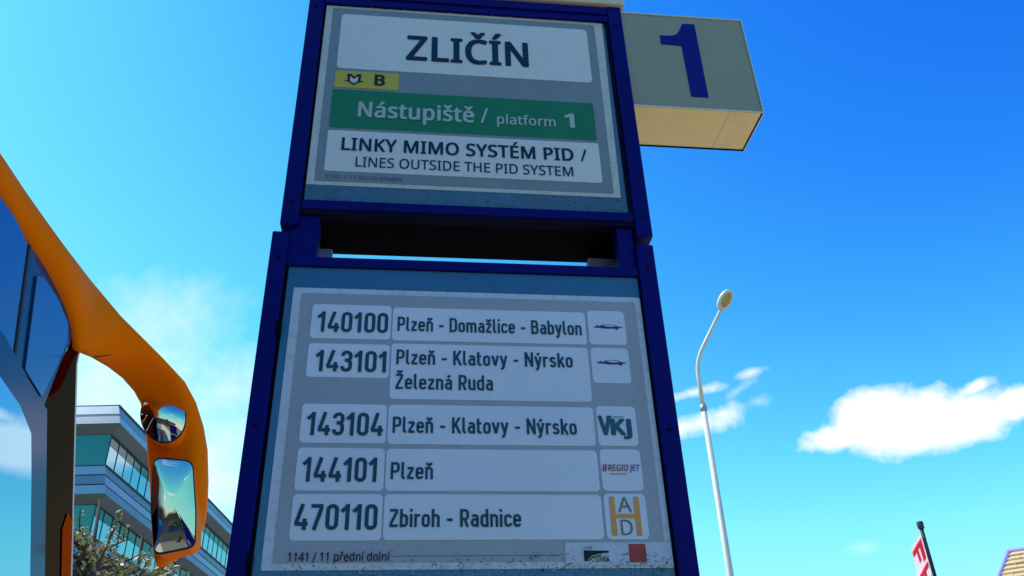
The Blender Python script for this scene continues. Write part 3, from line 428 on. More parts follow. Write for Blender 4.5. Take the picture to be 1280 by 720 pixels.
    g['m'] = (.70, [[(l, .72), (l, 0)], arch(l, .345), arch(.345, .61)])
    g['r'] = (.33, [[(l, .72), (l, 0)], arc(l+.13, X_-.13, .13, .13, 165, 90, 5)+[(.32, X_)]])
    g['i'] = (.16, [[(l, .72), (l, 0)], [(l, 1), (l, .85)]])
    g['l'] = (.24, [[(l, 1), (l, .18)]+arc(l+.105, .18, .105, .105, 180, 270, 5)+[(.22, B_)]])
    g['t'] = (.31, [[(.1, .95), (.1, .18)]+arc(.205, .18, .105, .105, 180, 270, 5)+[(.29, B_)], [(0, X_), (.28, X_)]])
    g['u'] = (.45, [[(xr, .72), (xr, 0)], [(l, .72), (l, B_+.13)]+arc(l+.13, B_+.13, .13, .13, 180, 270, 6)+arc(xr-.1, B_+.1, .1, .1, -90, -20, 4)])
    g['v'] = (.44, [[(.05, .72), (.22, .03)], [(.39, .72), (.22, .03)]])
    g['y'] = (.44, [[(.05, .72), (.225, .06)], [(.39, .72), (.19, -.10), (.14, -.16), (.05, -.165)]])
    g['ý'] = (.44, g['y'][1]+acute(.22, .80))
    g['z'] = (.40, [[(.02, X_), (.37, X_)], [(.32, .59), (.07, .13)], [(.02, B_), (.38, B_)]])
    g['ž'] = (.40, g['z'][1]+caron(.2, .80))
    g['k'] = (.44, [[(l, 1), (l, 0)], [(.38, .72), (.10, .30)], [(.19, .45), (.40, 0)]])
    g['s'] = (.42, [arc(.21, X_-.13, .13, .13, 15, 90, 4)+arc(.21, X_-.13, .13, .13, 90, 230, 6)+arc(.21, B_+.145, .135, .145, 60, -90, 8)+arc(.21, B_+.13, .14, .13, -90, -165, 4)])
    g['-'] = (.34, [[(.02, .40), (.32, .40)]]); g[' '] = (.22, [])
    return g
GL = G()
def ribbon(pts, closed, hw):
    P = [Vector(p) for p in pts]; q = [P[0]]
    for p in P[1:]:
        if (p-q[-1]).length > 1e-4: q.append(p)
    if closed and (q[0]-q[-1]).length < 1e-4: q.pop()
    n = len(q); Lf, Rt = [], []
    for i in range(n):
        a = q[(i-1) % n] if (closed or i > 0) else None; b = q[(i+1) % n] if (closed or i < n-1) else None
        d1 = (q[i]-a).normalized() if a is not None else None; d2 = (b-q[i]).normalized() if b is not None else None
        d1 = d1 or d2; d2 = d2 or d1
        nn = Vector((-d1.y-d2.y, d1.x+d2.x)); nn = nn.normalized() if nn.length > 1e-6 else Vector((-d1.y, d1.x))
        k = 1/max(.5, nn.dot(Vector((-d1.y, d1.x))))
        Lf.append(q[i]+nn*hw*k); Rt.append(q[i]-nn*hw*k)
    return Lf, Rt, n
def din_text(s, x0, x1, zb, cap, m, parent, y, weight=S, name='lettering'):
    V, Fc = [], []; x = 0.0; layer = 0
    adv = []
    for ch in s:
        wd, st = GL[ch]
        for si, k in enumerate(st):
            closed = isinstance(k, tuple) and k[0] == 'c'; pts = k[1] if closed else k
            Lf, Rt, n = ribbon([(p[0]+x, p[1]) for p in pts], closed, weight)
            o = len(V); yy = y - si*0.00012
            for a in Lf: V.append((a.x, yy, a.y))
            for a in Rt: V.append((a.x, yy, a.y))
            for i in range(n if closed else n-1):
                j = (i+1) % n; Fc.append((o+i, o+j, o+n+j, o+n+i))
        x += wd+.075
    a, b = min(v[0] for v in V), max(v[0] for v in V); sx = (x1-x0)/(b-a)
    V = [(x0+(v[0]-a)*sx, v[1], zb+v[2]*cap) for v in V]
    return obj(name, V, Fc, m, parent)

# ------------------------------------------------------------------ the stop sign
Z0 = 1.5
sign = thing('bus_stop_sign', 'tall blue framed stop sign with name board, route list and numbered box', 'bus stop sign', (0.1, 0.07, 0))
OX, OY = 0.1, 0.07                                     # the sign's own origin
class Sh:                                              # shifts everything on the sign to its own origin
    pass
def sx_(o): 
    for v in o.data.vertices: v.co.x -= OX; v.co.y -= OY
    return o
def sbox(name, x0, x1, y0, y1, z0, z1, m, parent=sign, bev=.002):
    return sx_(box(name, x0, x1, y0, y1, z0+Z0, z1+Z0, m, parent, bev))
def sprism(name, poly, y0, y1, m, parent):
    return sx_(prism(name, [(x, z+Z0) for x, z in poly], y0, y1, m, parent))
def stext(s, x0, x1, zb, cap, m, parent, y=-.0036, bold=0, shear=0): return sx_(font_text(s, x0, x1, zb+Z0, cap, m, parent, y, bold, shear))
def sdin(s, x0, x1, zb, cap, m, parent, y=-.0036, weight=S): return sx_(din_text(s, x0, x1, zb+Z0, cap, m, parent, y, weight))
def screw(x, z, y=-.0125, r=.0042, parent=sign, m='steel'):
    bm = bmesh.new(); bmesh.ops.create_cone(bm, cap_ends=True, segments=10, radius1=r, radius2=r*.7, depth=.003, matrix=Matrix.Translation((x-OX, y-OY, z+Z0)) @ Matrix.Rotation(math.pi/2, 4, 'X'))
    return link_bm('screw', bm, m, parent)
# upper unit
sbox('frame_post', -.267, -.232, -.010, .140, .978, 1.668, 'blue', bev=.003)
sbox('frame_post', .448, .482, -.010, .140, .980, 1.668, 'blue', bev=.003)
sbox('frame_rail', -.2315, .4475, -.008, .020, 1.616, 1.636, 'blue')
sbox('frame_rail', -.2315, .4475, -.012, .020, 1.638, 1.662, 'blue')
sbox('frame_rail', -.2315, .4475, -.006, .020, 1.020, 1.042, 'blue')
sbox('glazing_seal', -.2315, -.2275, -.004, .004, 1.043, 1.615, 'black'); sbox('glazing_seal', .439, .4475, -.004, .006, 1.043, 1.615, 'bluedark')
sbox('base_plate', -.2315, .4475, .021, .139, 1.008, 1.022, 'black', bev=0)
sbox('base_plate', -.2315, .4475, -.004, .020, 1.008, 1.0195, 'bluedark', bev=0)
sbox('back_panel', -.2315, .4475, .126, .138, 1.023, 1.662, 'blue')
sbox('top_cap', -.275, .492, -.018, .152, 1.6690, 1.695, 'cream', bev=.004)
up = sbox('name_board', -.2274, .4389, .000, .006, 1.0425, 1.6155, 'panel', bev=0)
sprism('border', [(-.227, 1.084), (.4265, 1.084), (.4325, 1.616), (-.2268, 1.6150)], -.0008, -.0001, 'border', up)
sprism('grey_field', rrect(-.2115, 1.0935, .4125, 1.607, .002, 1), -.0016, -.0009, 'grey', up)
for z, n in ((1.086, 0),):
    pass
sprism('name_plate', rrect(-.190, 1.413, .392, 1.588, .010), -.0024, -.0017, 'plate', up)
sprism('line_plate', rrect(-.191, 1.355, -.051, 1.405, .004), -.0026, -.0017, 'yellow', up)
sprism('platform_plate', rrect(-.193, 1.2385, .388, 1.3485, .003), -.0024, -.0017, 'green', up)
sprism('notice_plate', rrect(-.194, 1.120, .390, 1.230, .006), -.0024, -.0017, 'plate', up)
stext('ZLIČÍN', -.037, .246, 1.4515, .0755, 'ink', up, bold=.050)
stext('B', -.104, -.081, 1.366, .031, 'inkblack', up, bold=.055)
stext('Nástupiště', -.135, .117, 1.2715, .0420, 'inkw', up, bold=.050)
stext('/', .131, .148, 1.2715, .0430, 'inkw', up, bold=.020)
stext('platform', .167, .298, 1.2715, .0265, 'inkw', up, bold=.032)
stext('1', .317, .341, 1.2715, .0400, 'inkw', up, bold=.050)
stext('LINKY MIMO SYSTÉM PID', -.163, .332, 1.1765, .0330, 'ink', up, bold=.042)
stext('/', .347, .362, 1.1765, .0330, 'ink', up, bold=.016)
stext('LINES OUTSIDE THE PID SYSTEM', -.131, .328, 1.1335, .0255, 'ink', up, bold=.012)
stext('1141 / 11 horní přední', -.190, -.033, 1.1000, .0105, 'inkfaint', up, bold=.004)
# underground logo: stylised crown of three points with wings
lg = [(-.170, 1.3745), (-.163, 1.3770), (-.1645, 1.3960), (-.1565, 1.3960), (-.149, 1.3875), (-.1415, 1.3960), (-.1335, 1.3960), (-.135, 1.3770), (-.128, 1.3745), (-.138, 1.3715), (-.149, 1.3625), (-.160, 1.3715)]
sprism('metro_symbol', lg, -.0034, -.0027, 'inkblack', up)
sprism('metro_symbol', [(-.158, 1.3885), (-.149, 1.3795), (-.140, 1.3885), (-.1405, 1.3745), (-.149, 1.3665), (-.1575, 1.3745)], -.0042, -.0035, 'border', up)

# spacers between the units
sbox('upright', -.2490, -.192, .002, .040, .9065, 1.0075, 'blue'); sbox('upright', .409, .4425, .002, .040, .9065, 1.0075, 'blue')
sbox('rear_upright', -.2490, -.176, .118, .138, .8, 1.0075, 'paleblue'); sbox('rear_upright', .372, .4425, .118, .138, .8, 1.0075, 'palegrey')
for x, z in ((-.2705, .992), (-.2835, .922), (.4840, .992), (.4830, .930)):
    sbox('bolt', x, x+.006, .045, .085, z-.010, z+.010, 'bluedark', bev=.002)

# lower unit
sbox('frame_post', -.2785, -.246, -.010, .140, -.70, .960, 'blue', bev=.003)
sbox('frame_post', .4430, .479, -.010, .140, -.70, .960, 'blue', bev=.003)
sbox('frame_rail', -.2455, .4425, -.006, .138, .885, .906, 'blue')
sbox('frame_rail', -.2455, .4425, -.006, .138, .205, .228, 'blue')
sbox('frame_rail', -.2455, .4425, -.006, .138, -.70, -.66, 'blue')
sbox('back_panel', -.2455, .4425, .128, .1385, -.655, .204, 'blue'); sbox('back_panel', -.2455, .4425, .126, .136, .229, .884, 'blue')
sbox('glazing_seal', -.2455, -.2405, -.004, .004, .2285, .8845, 'black'); sbox('glazing_seal', .4400, .4425, -.004, .006, .2285, .8845, 'black')
for z in (.745, .33): sbox('hinge', -.2475, -.2400, -.016, -.0045, z-.016, z+.016, 'black')
lo = sbox('route_board', -.2404, .4399, .000, .006, .2285, .8845, 'panel2', bev=0)
sbox('timetable_board', -.2455, .4425, .000, .006, -.655, .204, 'panel2', bev=0)
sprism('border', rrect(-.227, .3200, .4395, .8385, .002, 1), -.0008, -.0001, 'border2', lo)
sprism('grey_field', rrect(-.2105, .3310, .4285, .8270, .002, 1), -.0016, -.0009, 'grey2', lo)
rowsn = [(.7315, .8030), (.6540, .7210), (.5310, .6025), (.4480, .5220), (.3660, .4420)]
rowsd = [(.7310, .8005), (.6140, .7240), (.5300, .6030), (.4480, .5215), (.3665, .4420)]
rowsl = [(.7320, .8050), (.6520, .7245), (.5305, .6060), (.4490, .5240), (.3665, .4440)]
for (a, b) in rowsn: sprism('number_plate', rrect(-.1885, a, -.0430, b, .007), -.0024, -.0017, 'plate2', lo)
for (a, b) in rowsd: sprism('destination_plate', rrect(-.0400, a, .3255, b, .007), -.0024, -.0017, 'plate2', lo)
for (a, b) in rowsl: sprism('logo_plate', rrect(.3305, a, .4030, b, .008), -.0024, -.0017, 'plate2', lo)
sprism('footer_plate', rrect(.258, .3240, .4385, .3615, .006), -.0025, -.0017, 'footer', lo)
for s, x0, x1, z in (('140100', -.178, -.048, .7445), ('143101', -.175, -.048, .6645), ('143104', -.179, -.048, .5440), ('144101', -.179, -.055, .4625), ('470110', -.183, -.050, .3825)):
    sdin(s, x0, x1, z, .0425, 'inkdin', lo, weight=.073)
for s, x0, x1, z in (('Plzeň - Domažlice - Babylon', -.0305, .3170, .7500), ('Plzeň - Klatovy - Nýrsko', -.0300, .2950, .6815), ('Železná Ruda', -.0300, .1450, .6325), ('Plzeň - Klatovy - Nýrsko', -.0315, .2930, .5500), ('Plzeň', -.0315, .0395, .4675), ('Zbiroh - Radnice', -.0305, .1870, .3870)):
    sdin(s, x0, x1, z, .0300, 'inkdin', lo, weight=.071)
stext('1141 / 11 přední dolní', -.187, -.027, .3335, .0135, 'inkblack', lo, bold=.022)
sbox('crease', -.0260, .250, -.0022, -.0017, .3405, .3412, 'inkfaint', lo, bev=0)
# carrier logos
for zc in (.769, .693):
    pl = [(.3405, -.0005), (.349, .0040), (.352, .0015), (.360, .0060), (.382, .0055), (.388, .0020), (.3985, .0012), (.389, -.0020), (.386, -.0055), (.382, -.0022), (.366, -.0030), (.352, -.0015)]
    sprism('bus_emblem', [(x, zc+dz) for x, dz in pl], -.0034, -.0026, 'inkblue', lo)
    sprism('bus_emblem', [(x, zc+dz) for x, dz in [(.358, .0030), (.362, .0045), (.380, .0040), (.384, .0020), (.372, .0005)]], -.0040, -.0035, 'border2', lo)
stext('V', .333, .3575, .5515, .0340, 'inkteal', lo, bold=.085); stext('KJ', .3550, .3935, .5515, .0285, 'inkteal', lo, bold=.085)
stext('AUTOBUSY', .347, .381, .5825, .0040, 'inkfaint', lo, bold=.0)
sprism('logo_bar', [(.333, .4835), (.3355, .4835), (.3375, .4960), (.335, .4960)], -.0034, -.0026, 'inkred', lo)
sprism('logo_bar', [(.337, .4835), (.3395, .4835), (.3415, .4960), (.339, .4960)], -.0034, -.0026, 'inkred', lo)
stext('REGIO', .343, .3795, .4845, .0110, 'inkred', lo, bold=.03, shear=.2); stext('JET', .3805, .4000, .4845, .0110, 'inkblue', lo, bold=.02, shear=.2)
sbox('logo_bar', .345, .3760, -.0031, -.0026, .4785, .4795, 'inkred', lo, bev=0)
sbox('logo_letter', .3400, .3490, -.0034, -.0026, .3725, .4385, 'inkorange', lo, bev=0); sbox('logo_letter', .3825, .3915, -.0034, -.0026, .3725, .4385, 'inkorange', lo, bev=0)
sbox('logo_letter', .3490, .3825, -.0033, -.0026, .4020, .4090, 'inkorange', lo, bev=0)
stext('A', .3540, .3780, .4120, .0260, 'inkolive', lo, bold=.0); stext('D', .3560, .3760, .3730, .0260, 'inkolive', lo, bold=.0)
stext('VÁŠ', .290, .3040, .3500, .0045, 'inkgreen', lo); sprism('logo_wave', [(.289, .3310), (.289, .3485), (.331, .3475), (.331, .3445), (.316, .3435), (.301, .3395), (.2925, .3310)], -.0033, -.0026, 'inkblack', lo)
sprism('logo_wave', [(.2935, .3310), (.302, .3380), (.315, .3415), (.315, .3395), (.303, .3355), (.297, .3310)], -.0033, -.0026, 'inkgreen', lo)
stext('LINEK', .308, .3310, .3300, .0085, 'inkgreen', lo, bold=.02)
sbox('red_square', .3655, .3940, -.0034, -.0026, .3290, .3585, 'inkpink', lo, bev=0)
# moss and grit collected along the lower edges of both boards
def specks(parent, x0, x1, z0, z1, n, mats, y, lo_=.0004, hi=.0016, bias=1.0):
    for m in mats:
        V, Fc = [], []
        for i in range(n):
            x = random.uniform(x0, x1); z = z0+(z1-z0)*random.random()**bias; a = random.uniform(lo_, hi)*random.choice((.6, 1, 1, 1.4))
            k = random.randint(4, 6); o = len(V); ph = random.random()*6
            yy = y - i*0.000002
            for j in range(k):
                rr = a*random.uniform(.5, 1.1); V.append((x+rr*math.cos(ph+6.283*j/k)*1.4-OX, yy-OY, z+rr*math.sin(ph+6.283*j/k)+Z0))
            Fc.append(tuple(range(o, o+k)))
        obj('grime', V, Fc, m, parent, kind='stuff')
specks(up, -.22, .43, 1.0435, 1.084, 260, ('leafd', 'inkfaint', 'panel'), -.0006, bias=1.6)
specks(lo, -.20, .43, .302, .335, 240, ('leafd', 'grey2', 'inkfaint'), -.0030, hi=.0013, bias=1.0)
specks(lo, .20, .435, .310, .345, 90, ('inkblack', 'leafd'), -.0044, hi=.0012)
specks(up, -.20, .40, 1.11, 1.60, 60, ('inkfaint', 'grey'), -.0052, lo_=.0002, hi=.0007)
specks(lo, -.22, .42, .34, .82, 80, ('inkfaint', 'grey2'), -.0052, lo_=.0002, hi=.0008)
specks(up, -.23, .43, 1.6095, 1.6125, 60, ('cream',), -.0052, lo_=.0003, hi=.0012)
for x in (-.2495, .465):
    for z in (1.03, 1.60): screw(x, z, -.0112, .0036, sign, 'bluedark')
for x in (-.262, .461):
    for z in (.90, .56, .30): screw(x, z, -.0112, .0036, sign, 'bluedark')
# numbered box
bx = sbox('number_box', .4835, .7915, .0005, .131, 1.353, 1.657, 'boxface', sign, bev=.001)
sprism('number_digit', [(.575, 1.588), (.604, 1.589), (.6165, 1.594), (.6235, 1.603), (.638, 1.634), (.669, 1.635), (.667, 1.389), (.6255, 1.389), (.6255, 1.556), (.5745, 1.558)], -.0012, -.0002, 'boxblue', bx)
sbox('edge_trim', .4835, .7935, -.0025, .134, 1.6585, 1.6620, 'boxtrim', bx, bev=.0005)
sbox('edge_trim', .7920, .7950, -.0025, .134, 1.3500, 1.6580, 'boxtrim', bx, bev=.0005)
sbox('edge_trim', .4835, .7918, -.0025, .000, 1.3500, 1.3530, 'boxtrim', bx, bev=.0005)
sbox('edge_trim', .4835, .7918, .1312, .134, 1.3480, 1.3530, 'bluedark', bx, bev=.0005); sbox('edge_trim', .7890, .7918, .001, .1308, 1.3485, 1.3525, 'bluedark', bx, bev=.0005)
sbox('box_underside', .4850, .7885, .0015, .130, 1.3505, 1.3524, 'boxunder', bx, bev=0)
sbox('panel_joint', .7130, .7140, .0016, .130, 1.3498, 1.3504, 'cream', bx, bev=0)
sbox('mounting_plate', -.32, .53, -.06, .19, -1.4995, -1.485, 'steel'); 
sbox('foot_post', -.2785, -.246, -.008, .138, -1.4845, -.7005, 'blue'); sbox('foot_post', .4430, .479, -.008, .138, -1.4845, -.7005, 'blue')

# ------------------------------------------------------------------ coach
BN = Vector((math.cos(TH), -math.sin(TH), 0)); BT = Vector((math.sin(TH), math.cos(TH), 0))
BO = Vector((-2.9, -3.0, -0.13))           # thing's base in coach axes (lateral, forward, height)
bus = thing('coach', 'orange coach pulled up beside the sign with tinted glass and hanging mirror arm', 'coach',
            (CAM.x+BN.x*BO.x+BT.x*BO.y, CAM.y+BN.y*BO.x+BT.y*BO.y, BO.z), -TH)
def bv(l, t, z): return (l-BO.x, t-BO.y, z-BO.z)
def on_side(px, py, lat=-1.61):            # pixel -> (forward, height) on the coach's side
    v = ray(px, py); s = lat/v.dot(BN); return (s*v.dot(BT), s*v.z+1.5)
def at_fwd(px, py, t):                     # pixel -> (lateral, t, height) on a cross plane
    v = ray(px, py); s = t/v.dot(BT); return Vector((s*v.dot(BN), t, s*v.z+1.5))
SIDE = -1.61; BACK = -8.6
# roof cove: bulging orange shoulder between glass and roof
inner = [(BACK, 3.36), (-3, 3.40), (1.2, 3.41), (2.0, 3.400), (2.25, 3.39)]
inner2 = [(2.1, 3.396), (2.455, 3.378), (2.60, 3.359), (2.723, 3.340), (2.87, 3.325), (3.021, 3.300), (3.12, 3.270), (3.194, 3.228)]
V, Fc = [], []; prof = 13
for (t, zi) in inner:
    f_ = max(0, (t-2.7)/.56); top = 3.655-.01*f_
    for k in range(prof):
        a = math.pi/2*k/(prof-1); e = .42
        V.append(bv(SIDE-.02-.42*(1-math.cos(a)**e if k < prof-1 else 1), t, zi+(top-zi)*math.sin(a)**e))
n = len(inner)
for i in range(n-1):
    for k in range(prof-1): Fc.append((i*prof+k, (i+1)*prof+k, (i+1)*prof+k+1, i*prof+k+1))
obj('roof_shoulder', V, Fc, 'orange', bus, True)
# roof, front cap, rear, far side, lower side
Wd = 2.55
roofv = []
ts = [BACK, 0, 2.2, 2.9, 3.26, 3.5, 3.62]; zs = [3.655, 3.655, 3.655, 3.65, 3.64, 3.48, 3.18]
V, Fc = [], []
for t, z in zip(ts, zs):
    for k in range(9):
        u = k/8; l = SIDE-.44-(Wd-.88)*u; bow = .35*(1-(2*u-1)**2)*(1 if t > 3 else 0)
        V.append(bv(l, t+bow, z))
for i in range(len(ts)-1):
    for k in range(8): Fc.append((i*9+k, (i+1)*9+k, (i+1)*9+k+1, i*9+k+1))
obj('roof', V, Fc, 'orange', bus, True)
obj('rear_wall', [bv(SIDE-.02, BACK, .35), bv(SIDE-Wd+.02, BACK, .35), bv(SIDE-Wd+.02, BACK, 3.36), bv(SIDE-Wd+.44, BACK, 3.58), bv(SIDE-.44, BACK, 3.58), bv(SIDE-.02, BACK, 3.36)], [(0, 1, 2, 3, 4, 5)], 'orange', bus)
def prism_side(name, poly, thick, m, parent=bus, lat=SIDE, bev=0):
    V = [bv(lat, t, z) for t, z in poly]+[bv(lat-thick, t, z) for t, z in poly]; k = len(poly)
    o = obj(name, V, [tuple(range(k)), tuple(range(2*k-1, k-1, -1))]+[(i, (i+1) % k, (i+1) % k+k, i+k) for i in range(k)], m, parent)
    return o
def S2(*pts): return [on_side(*p) for p in pts]
far_l = SIDE-Wd
def sideboxes(name, l0, l1, t0, t1, z0, z1, m, bev=0):
    a = bv(min(l0, l1), t0, z0); b = bv(max(l0, l1), t1, z1)
    return box(name, a[0], b[0], a[1], b[1], a[2], b[2], m, bus, bev)
sideboxes('body', far_l+.01, SIDE-.03, BACK+.02, 3.2, .35, 1.55, 'orange')
sideboxes('body', far_l+.01, far_l+.05, BACK+.02, 3.1, 1.56, 3.36, 'orange')
sideboxes('floor', far_l+.06, SIDE-.2, BACK+.05, 3.3, 1.56, 1.60, 'rubber')
# dark inner lining behind the glass so the saloon reads dark
sideboxes('lining', SIDE-.10, SIDE-.06, BACK+.05, 2.95, 1.60, 3.30, 'rubber')
# upper glass, two panes split by a dark seal
ULz = lambda t: 0
paneA = [(1.3, 2.96), (on_side(0, 417)[0]+.01, on_side(0, 417)[1]+.02)]
pA = [(1.3, 2.99)]+S2((0, 413), (17, 443), (35, 306), (20, 274))+[(2.40, 3.372), (1.3, 3.400)]
prism_side('side_glass', pA, .02, 'coachglass')
pB = S2((19, 447), (35, 477), (55, 508), (66, 478), (77, 450), (88, 428), (90, 413), (84, 388), (75, 365), (56, 334), (38, 308))
prism_side('side_glass', pB, .02, 'frit')
pC = S2((29, 462), (50, 496), (70, 455), (82, 425), (83, 405), (71, 375), (53, 347), (44, 345))
prism_side('quarter_glass', pC, .006, 'coachglass', lat=SIDE+.008)
prism_side('glass_seal', S2((16.5, 444), (19, 446), (38, 307), (35.5, 305)), .01, 'rubber', lat=SIDE+.004)
for i, t0 in enumerate([-8.4, -6.7, -5.0, -3.3, -1.6, .1]):
    prism_side('side_window', [(t0+.02, 2.05), (t0+1.66 if i < 5 else 1.28, 2.05), (t0+1.66 if i < 5 else 1.28, 3.40), (t0+.02, 3.385)], .02, 'coachglass')
# door: frame, border and glass
dz = .55
pD = S2((0, 417), (35, 480), (55, 512), (54, 600), (52, 720))
slope = ((pD[4][0]-pD[3][0])/(pD[4][1]-pD[3][1]))
pD += [(pD[4][0]-slope*(pD[4][1]-1.9), 1.9), (pD[4][0]-slope*(pD[4][1]-1.9)+.05, dz), (1.35, dz), (1.35, 2.95)]
door = prism_side('door', pD, .03, 'frit', lat=SIDE+.012)
g = [on_side(*q, lat=SIDE+.085) for q in ((0, 458), (30, 507), (42, 542), (41, 600), (37, 720))]; g += [(g[4][0]-slope*(g[4][1]-1.9), 1.9), (g[4][0]+.2, dz+.15), (1.50, dz+.15), (1.50, 2.88)]
ng = len(g); gl = lambda t: SIDE+.016+(t-1.5)*.042
dgl = obj('door_glass', [bv(gl(t), t, z) for t, z in g]+[bv(SIDE+.0135, t, z) for t, z in g], [tuple(range(ng)), tuple(range(2*ng-1, ng-1, -1))]+[(i, (i+1) % ng, (i+1) % ng+ng, i+ng) for i in range(ng)], 'doorglass', door)
rim = S2((55, 512), (54, 600), (52, 720)); 
prism_side('door_seal', rim+[(t+.012, z) for t, z in rim[::-1]], .02, 'rubber', lat=SIDE+.006)
# windscreen wrapping round the corner
def edge_t(z):                              # forward position of the pillar line at height z
    return 3.141+(2.859-z)*((3.457-3.141)/(2.859-2.297))
CMI = CM.transposed()
def to_px(P):
    v = CMI @ P; return 640+F_PX*v.x/-v.z, 360-F_PX*v.y/-v.z
def facet_len(t0, z):                       # length of the flat corner pane so that it ends on the body's front line
    best = (1e9, .3)
    for q in range(8, 120):
        Lq = q*.01; P = BN*(SIDE-.004-Lq*math.sin(R(12))-.004)+BT*(t0+.014+Lq*math.cos(R(12))+.035)+Vector((0, 0, z-1.5))
        x, y = to_px(P); xt = 97.5-(y-440)*.025; best = min(best, (abs(x-xt), Lq))
    return best[1]
V, Fc = [], []; NZ, NA = 22, 14; lens_ = []
ca_, sa_ = math.cos(R(12)), math.sin(R(12)); trim = []
for i in range(NZ+1):
    z = 1.25+(3.27-1.25)*i/NZ
    t0 = edge_t(z) if z < 2.87 else 3.125+(z-2.87)*.24
    if z < 1.9: t0 = edge_t(1.9)+(1.9-z)*.15
    Lf = facet_len(t0, z) if z > 2.2 else facet_len(edge_t(2.2), 2.2); rc = .22
    V.append(bv(SIDE-.004, t0+.014, z)); V.append(bv(SIDE-.004-Lf*.5*sa_, t0+.014+Lf*.5*ca_, z))
    e0 = Vector((SIDE-.004-Lf*sa_, t0+.014+Lf*ca_)); cc = e0+Vector((-ca_, -sa_))*rc
    for k in range(NA-1):
        a = R(12)+(math.pi/2-R(12))*k/(NA-2)
        V.append(bv(cc.x+rc*math.cos(a), cc.y+rc*math.sin(a), z))
    a = R(25); trim.append(bv(cc.x+rc*math.cos(a), cc.y+rc*math.sin(a), z))
for i in range(NZ):
    for k in range(NA): Fc.append((i*(NA+1)+k, i*(NA+1)+k+1, (i+1)*(NA+1)+k+1, (i+1)*(NA+1)+k))
ws = obj('windscreen', V, Fc, 'wscreen', bus, True)
tv = []
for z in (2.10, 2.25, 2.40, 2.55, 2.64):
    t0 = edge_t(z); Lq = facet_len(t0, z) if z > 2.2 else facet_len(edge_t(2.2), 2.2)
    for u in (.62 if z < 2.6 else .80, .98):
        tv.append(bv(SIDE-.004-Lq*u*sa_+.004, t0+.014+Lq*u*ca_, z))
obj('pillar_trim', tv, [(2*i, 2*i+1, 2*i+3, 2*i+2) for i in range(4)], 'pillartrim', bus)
tube('screen_trim', trim, .006, 'chrome', bus, 6)
V2 = []
m_ = NZ+1
edgeV = [V[i*(NA+1)+NA] for i in range(m_)]
farV = [(2*(SIDE-Wd/2-BO.x)-x, y, z) for x, y, z in edgeV]
obj('windscreen_front', edgeV+farV, [(i, i+1, i+1+m_, i+m_) for i in range(m_-1)], 'wscreen', bus, True)
sidefar = [(2*(SIDE-Wd/2-BO.x)-x, y, z) for x, y, z in V]
obj('windscreen', sidefar, Fc, 'wscreen', bus, True)
# front panel with lamps below the screen
V, Fc = [], []
for i, z in enumerate((.35, .8, 1.25)):
    for k in range(13):
        u = k/12*2-1; V.append(bv(SIDE-Wd/2-u*Wd/2*1.0, 4.35-.75*abs(u)**4-(.02 if i == 0 else 0), z))
for i in range(2):
    for k in range(12): Fc.append((i*13+k, i*13+k+1, (i+1)*13+k+1, (i+1)*13+k))
obj('front_panel', V, Fc, 'orange', bus, True)
for l in (SIDE-.45, SIDE-Wd+.45):
    V = [bv(l+.16*math.cos(a), 4.30, .8+.11*math.sin(a)) for a in [i*math.pi/6 for i in range(12)]]+[bv(l+.13*math.cos(a), 4.36, .8+.09*math.sin(a)) for a in [i*math.pi/6 for i in range(12)]]
    obj('headlight', V, [tuple(range(12, 24))]+[(i, (i+1) % 12, (i+1) % 12+12, i+12) for i in range(12)], 'lamp', bus)
for t in (1.9-.9, -5.4):
    for l in (SIDE-.06, far_l+.34):
        bm = bmesh.new(); c = bv(l, t, .37)
        bmesh.ops.create_cone(bm, cap_ends=True, segments=32, radius1=.5, radius2=.5, depth=.3, matrix=Matrix.Translation((c[0]-.14, c[1], c[2])) @ Matrix.Rotation(math.pi/2, 4, 'Y'))
        wh = link_bm('wheel', bm, 'tyre', bus)
        bm = bmesh.new(); bmesh.ops.create_cone(bm, cap_ends=True, segments=24, radius1=.3, radius2=.26, depth=.05, matrix=Matrix.Translation((c[0]+.03, c[1], c[2])) @ Matrix.Rotation(math.pi/2, 4, 'Y'))
        link_bm('hub', bm, 'hub', wh)
# mirror arm: stations of (outer pixel edge, inner pixel edge, forward distance, depth, squareness)
st = [((119, 357), (95, 438), 3.27, .09, 2.3, 8), ((133, 373), (106, 442), 3.35, .115, 2.3, 24), ((150, 394), (118, 446), 3.45, .135, 2.4, 42), ((178, 422), (136, 456), 3.58, .15, 2.5, 56),
      ((206, 450), (152, 469), 3.72, .15, 2.7, 68), ((230, 477), (166, 486), 3.86, .155, 3, 78), ((245, 503), (177, 506), 3.98, .16, 3.2, 86), ((253, 530), (183, 532), 4.07, .165, 3.4, 90), ((258, 560), (186, 559), 4.12, .165, 3.6, 90),
      ((259, 600), (189, 597), 4.17, .165, 3.6, 90), ((257.5, 635), (191, 642), 4.21, .165, 3.6, 90), ((254, 656), (192, 674), 4.24, .16, 3.2, 90), ((247, 671), (193, 692), 4.26, .14, 2.8, 90), ((236, 685), (194.5, 703), 4.27, .11, 2.5, 90), ((222, 697), (198, 708.5), 4.28, .06, 2.2, 90)]
V, Fc = [], []; SEG = 28
def station(o, i_, t, dep, ex, turn=90):
    A, Bq = at_fwd(*o, t), at_fwd(*i_, t); c = (A+Bq)/2; u = (A-Bq); W = u.length/2; u.normalize()
    dax = Vector((-math.cos(R(turn)), math.sin(R(turn)), 0))
    for k in range(SEG):
        a = 2*math.pi*k/SEG; ca, sa = math.cos(a), math.sin(a); e = 2/ex
        p = c + u*W*math.copysign(abs(ca)**e, ca) + dax*(dep/2)*math.copysign(abs(sa)**e, sa)
        if ex > 2.9 and sa < 0 and ca > .55: p += Vector((0, .030, 0))*(ca-.55)/.45
        V.append(bv(*p))
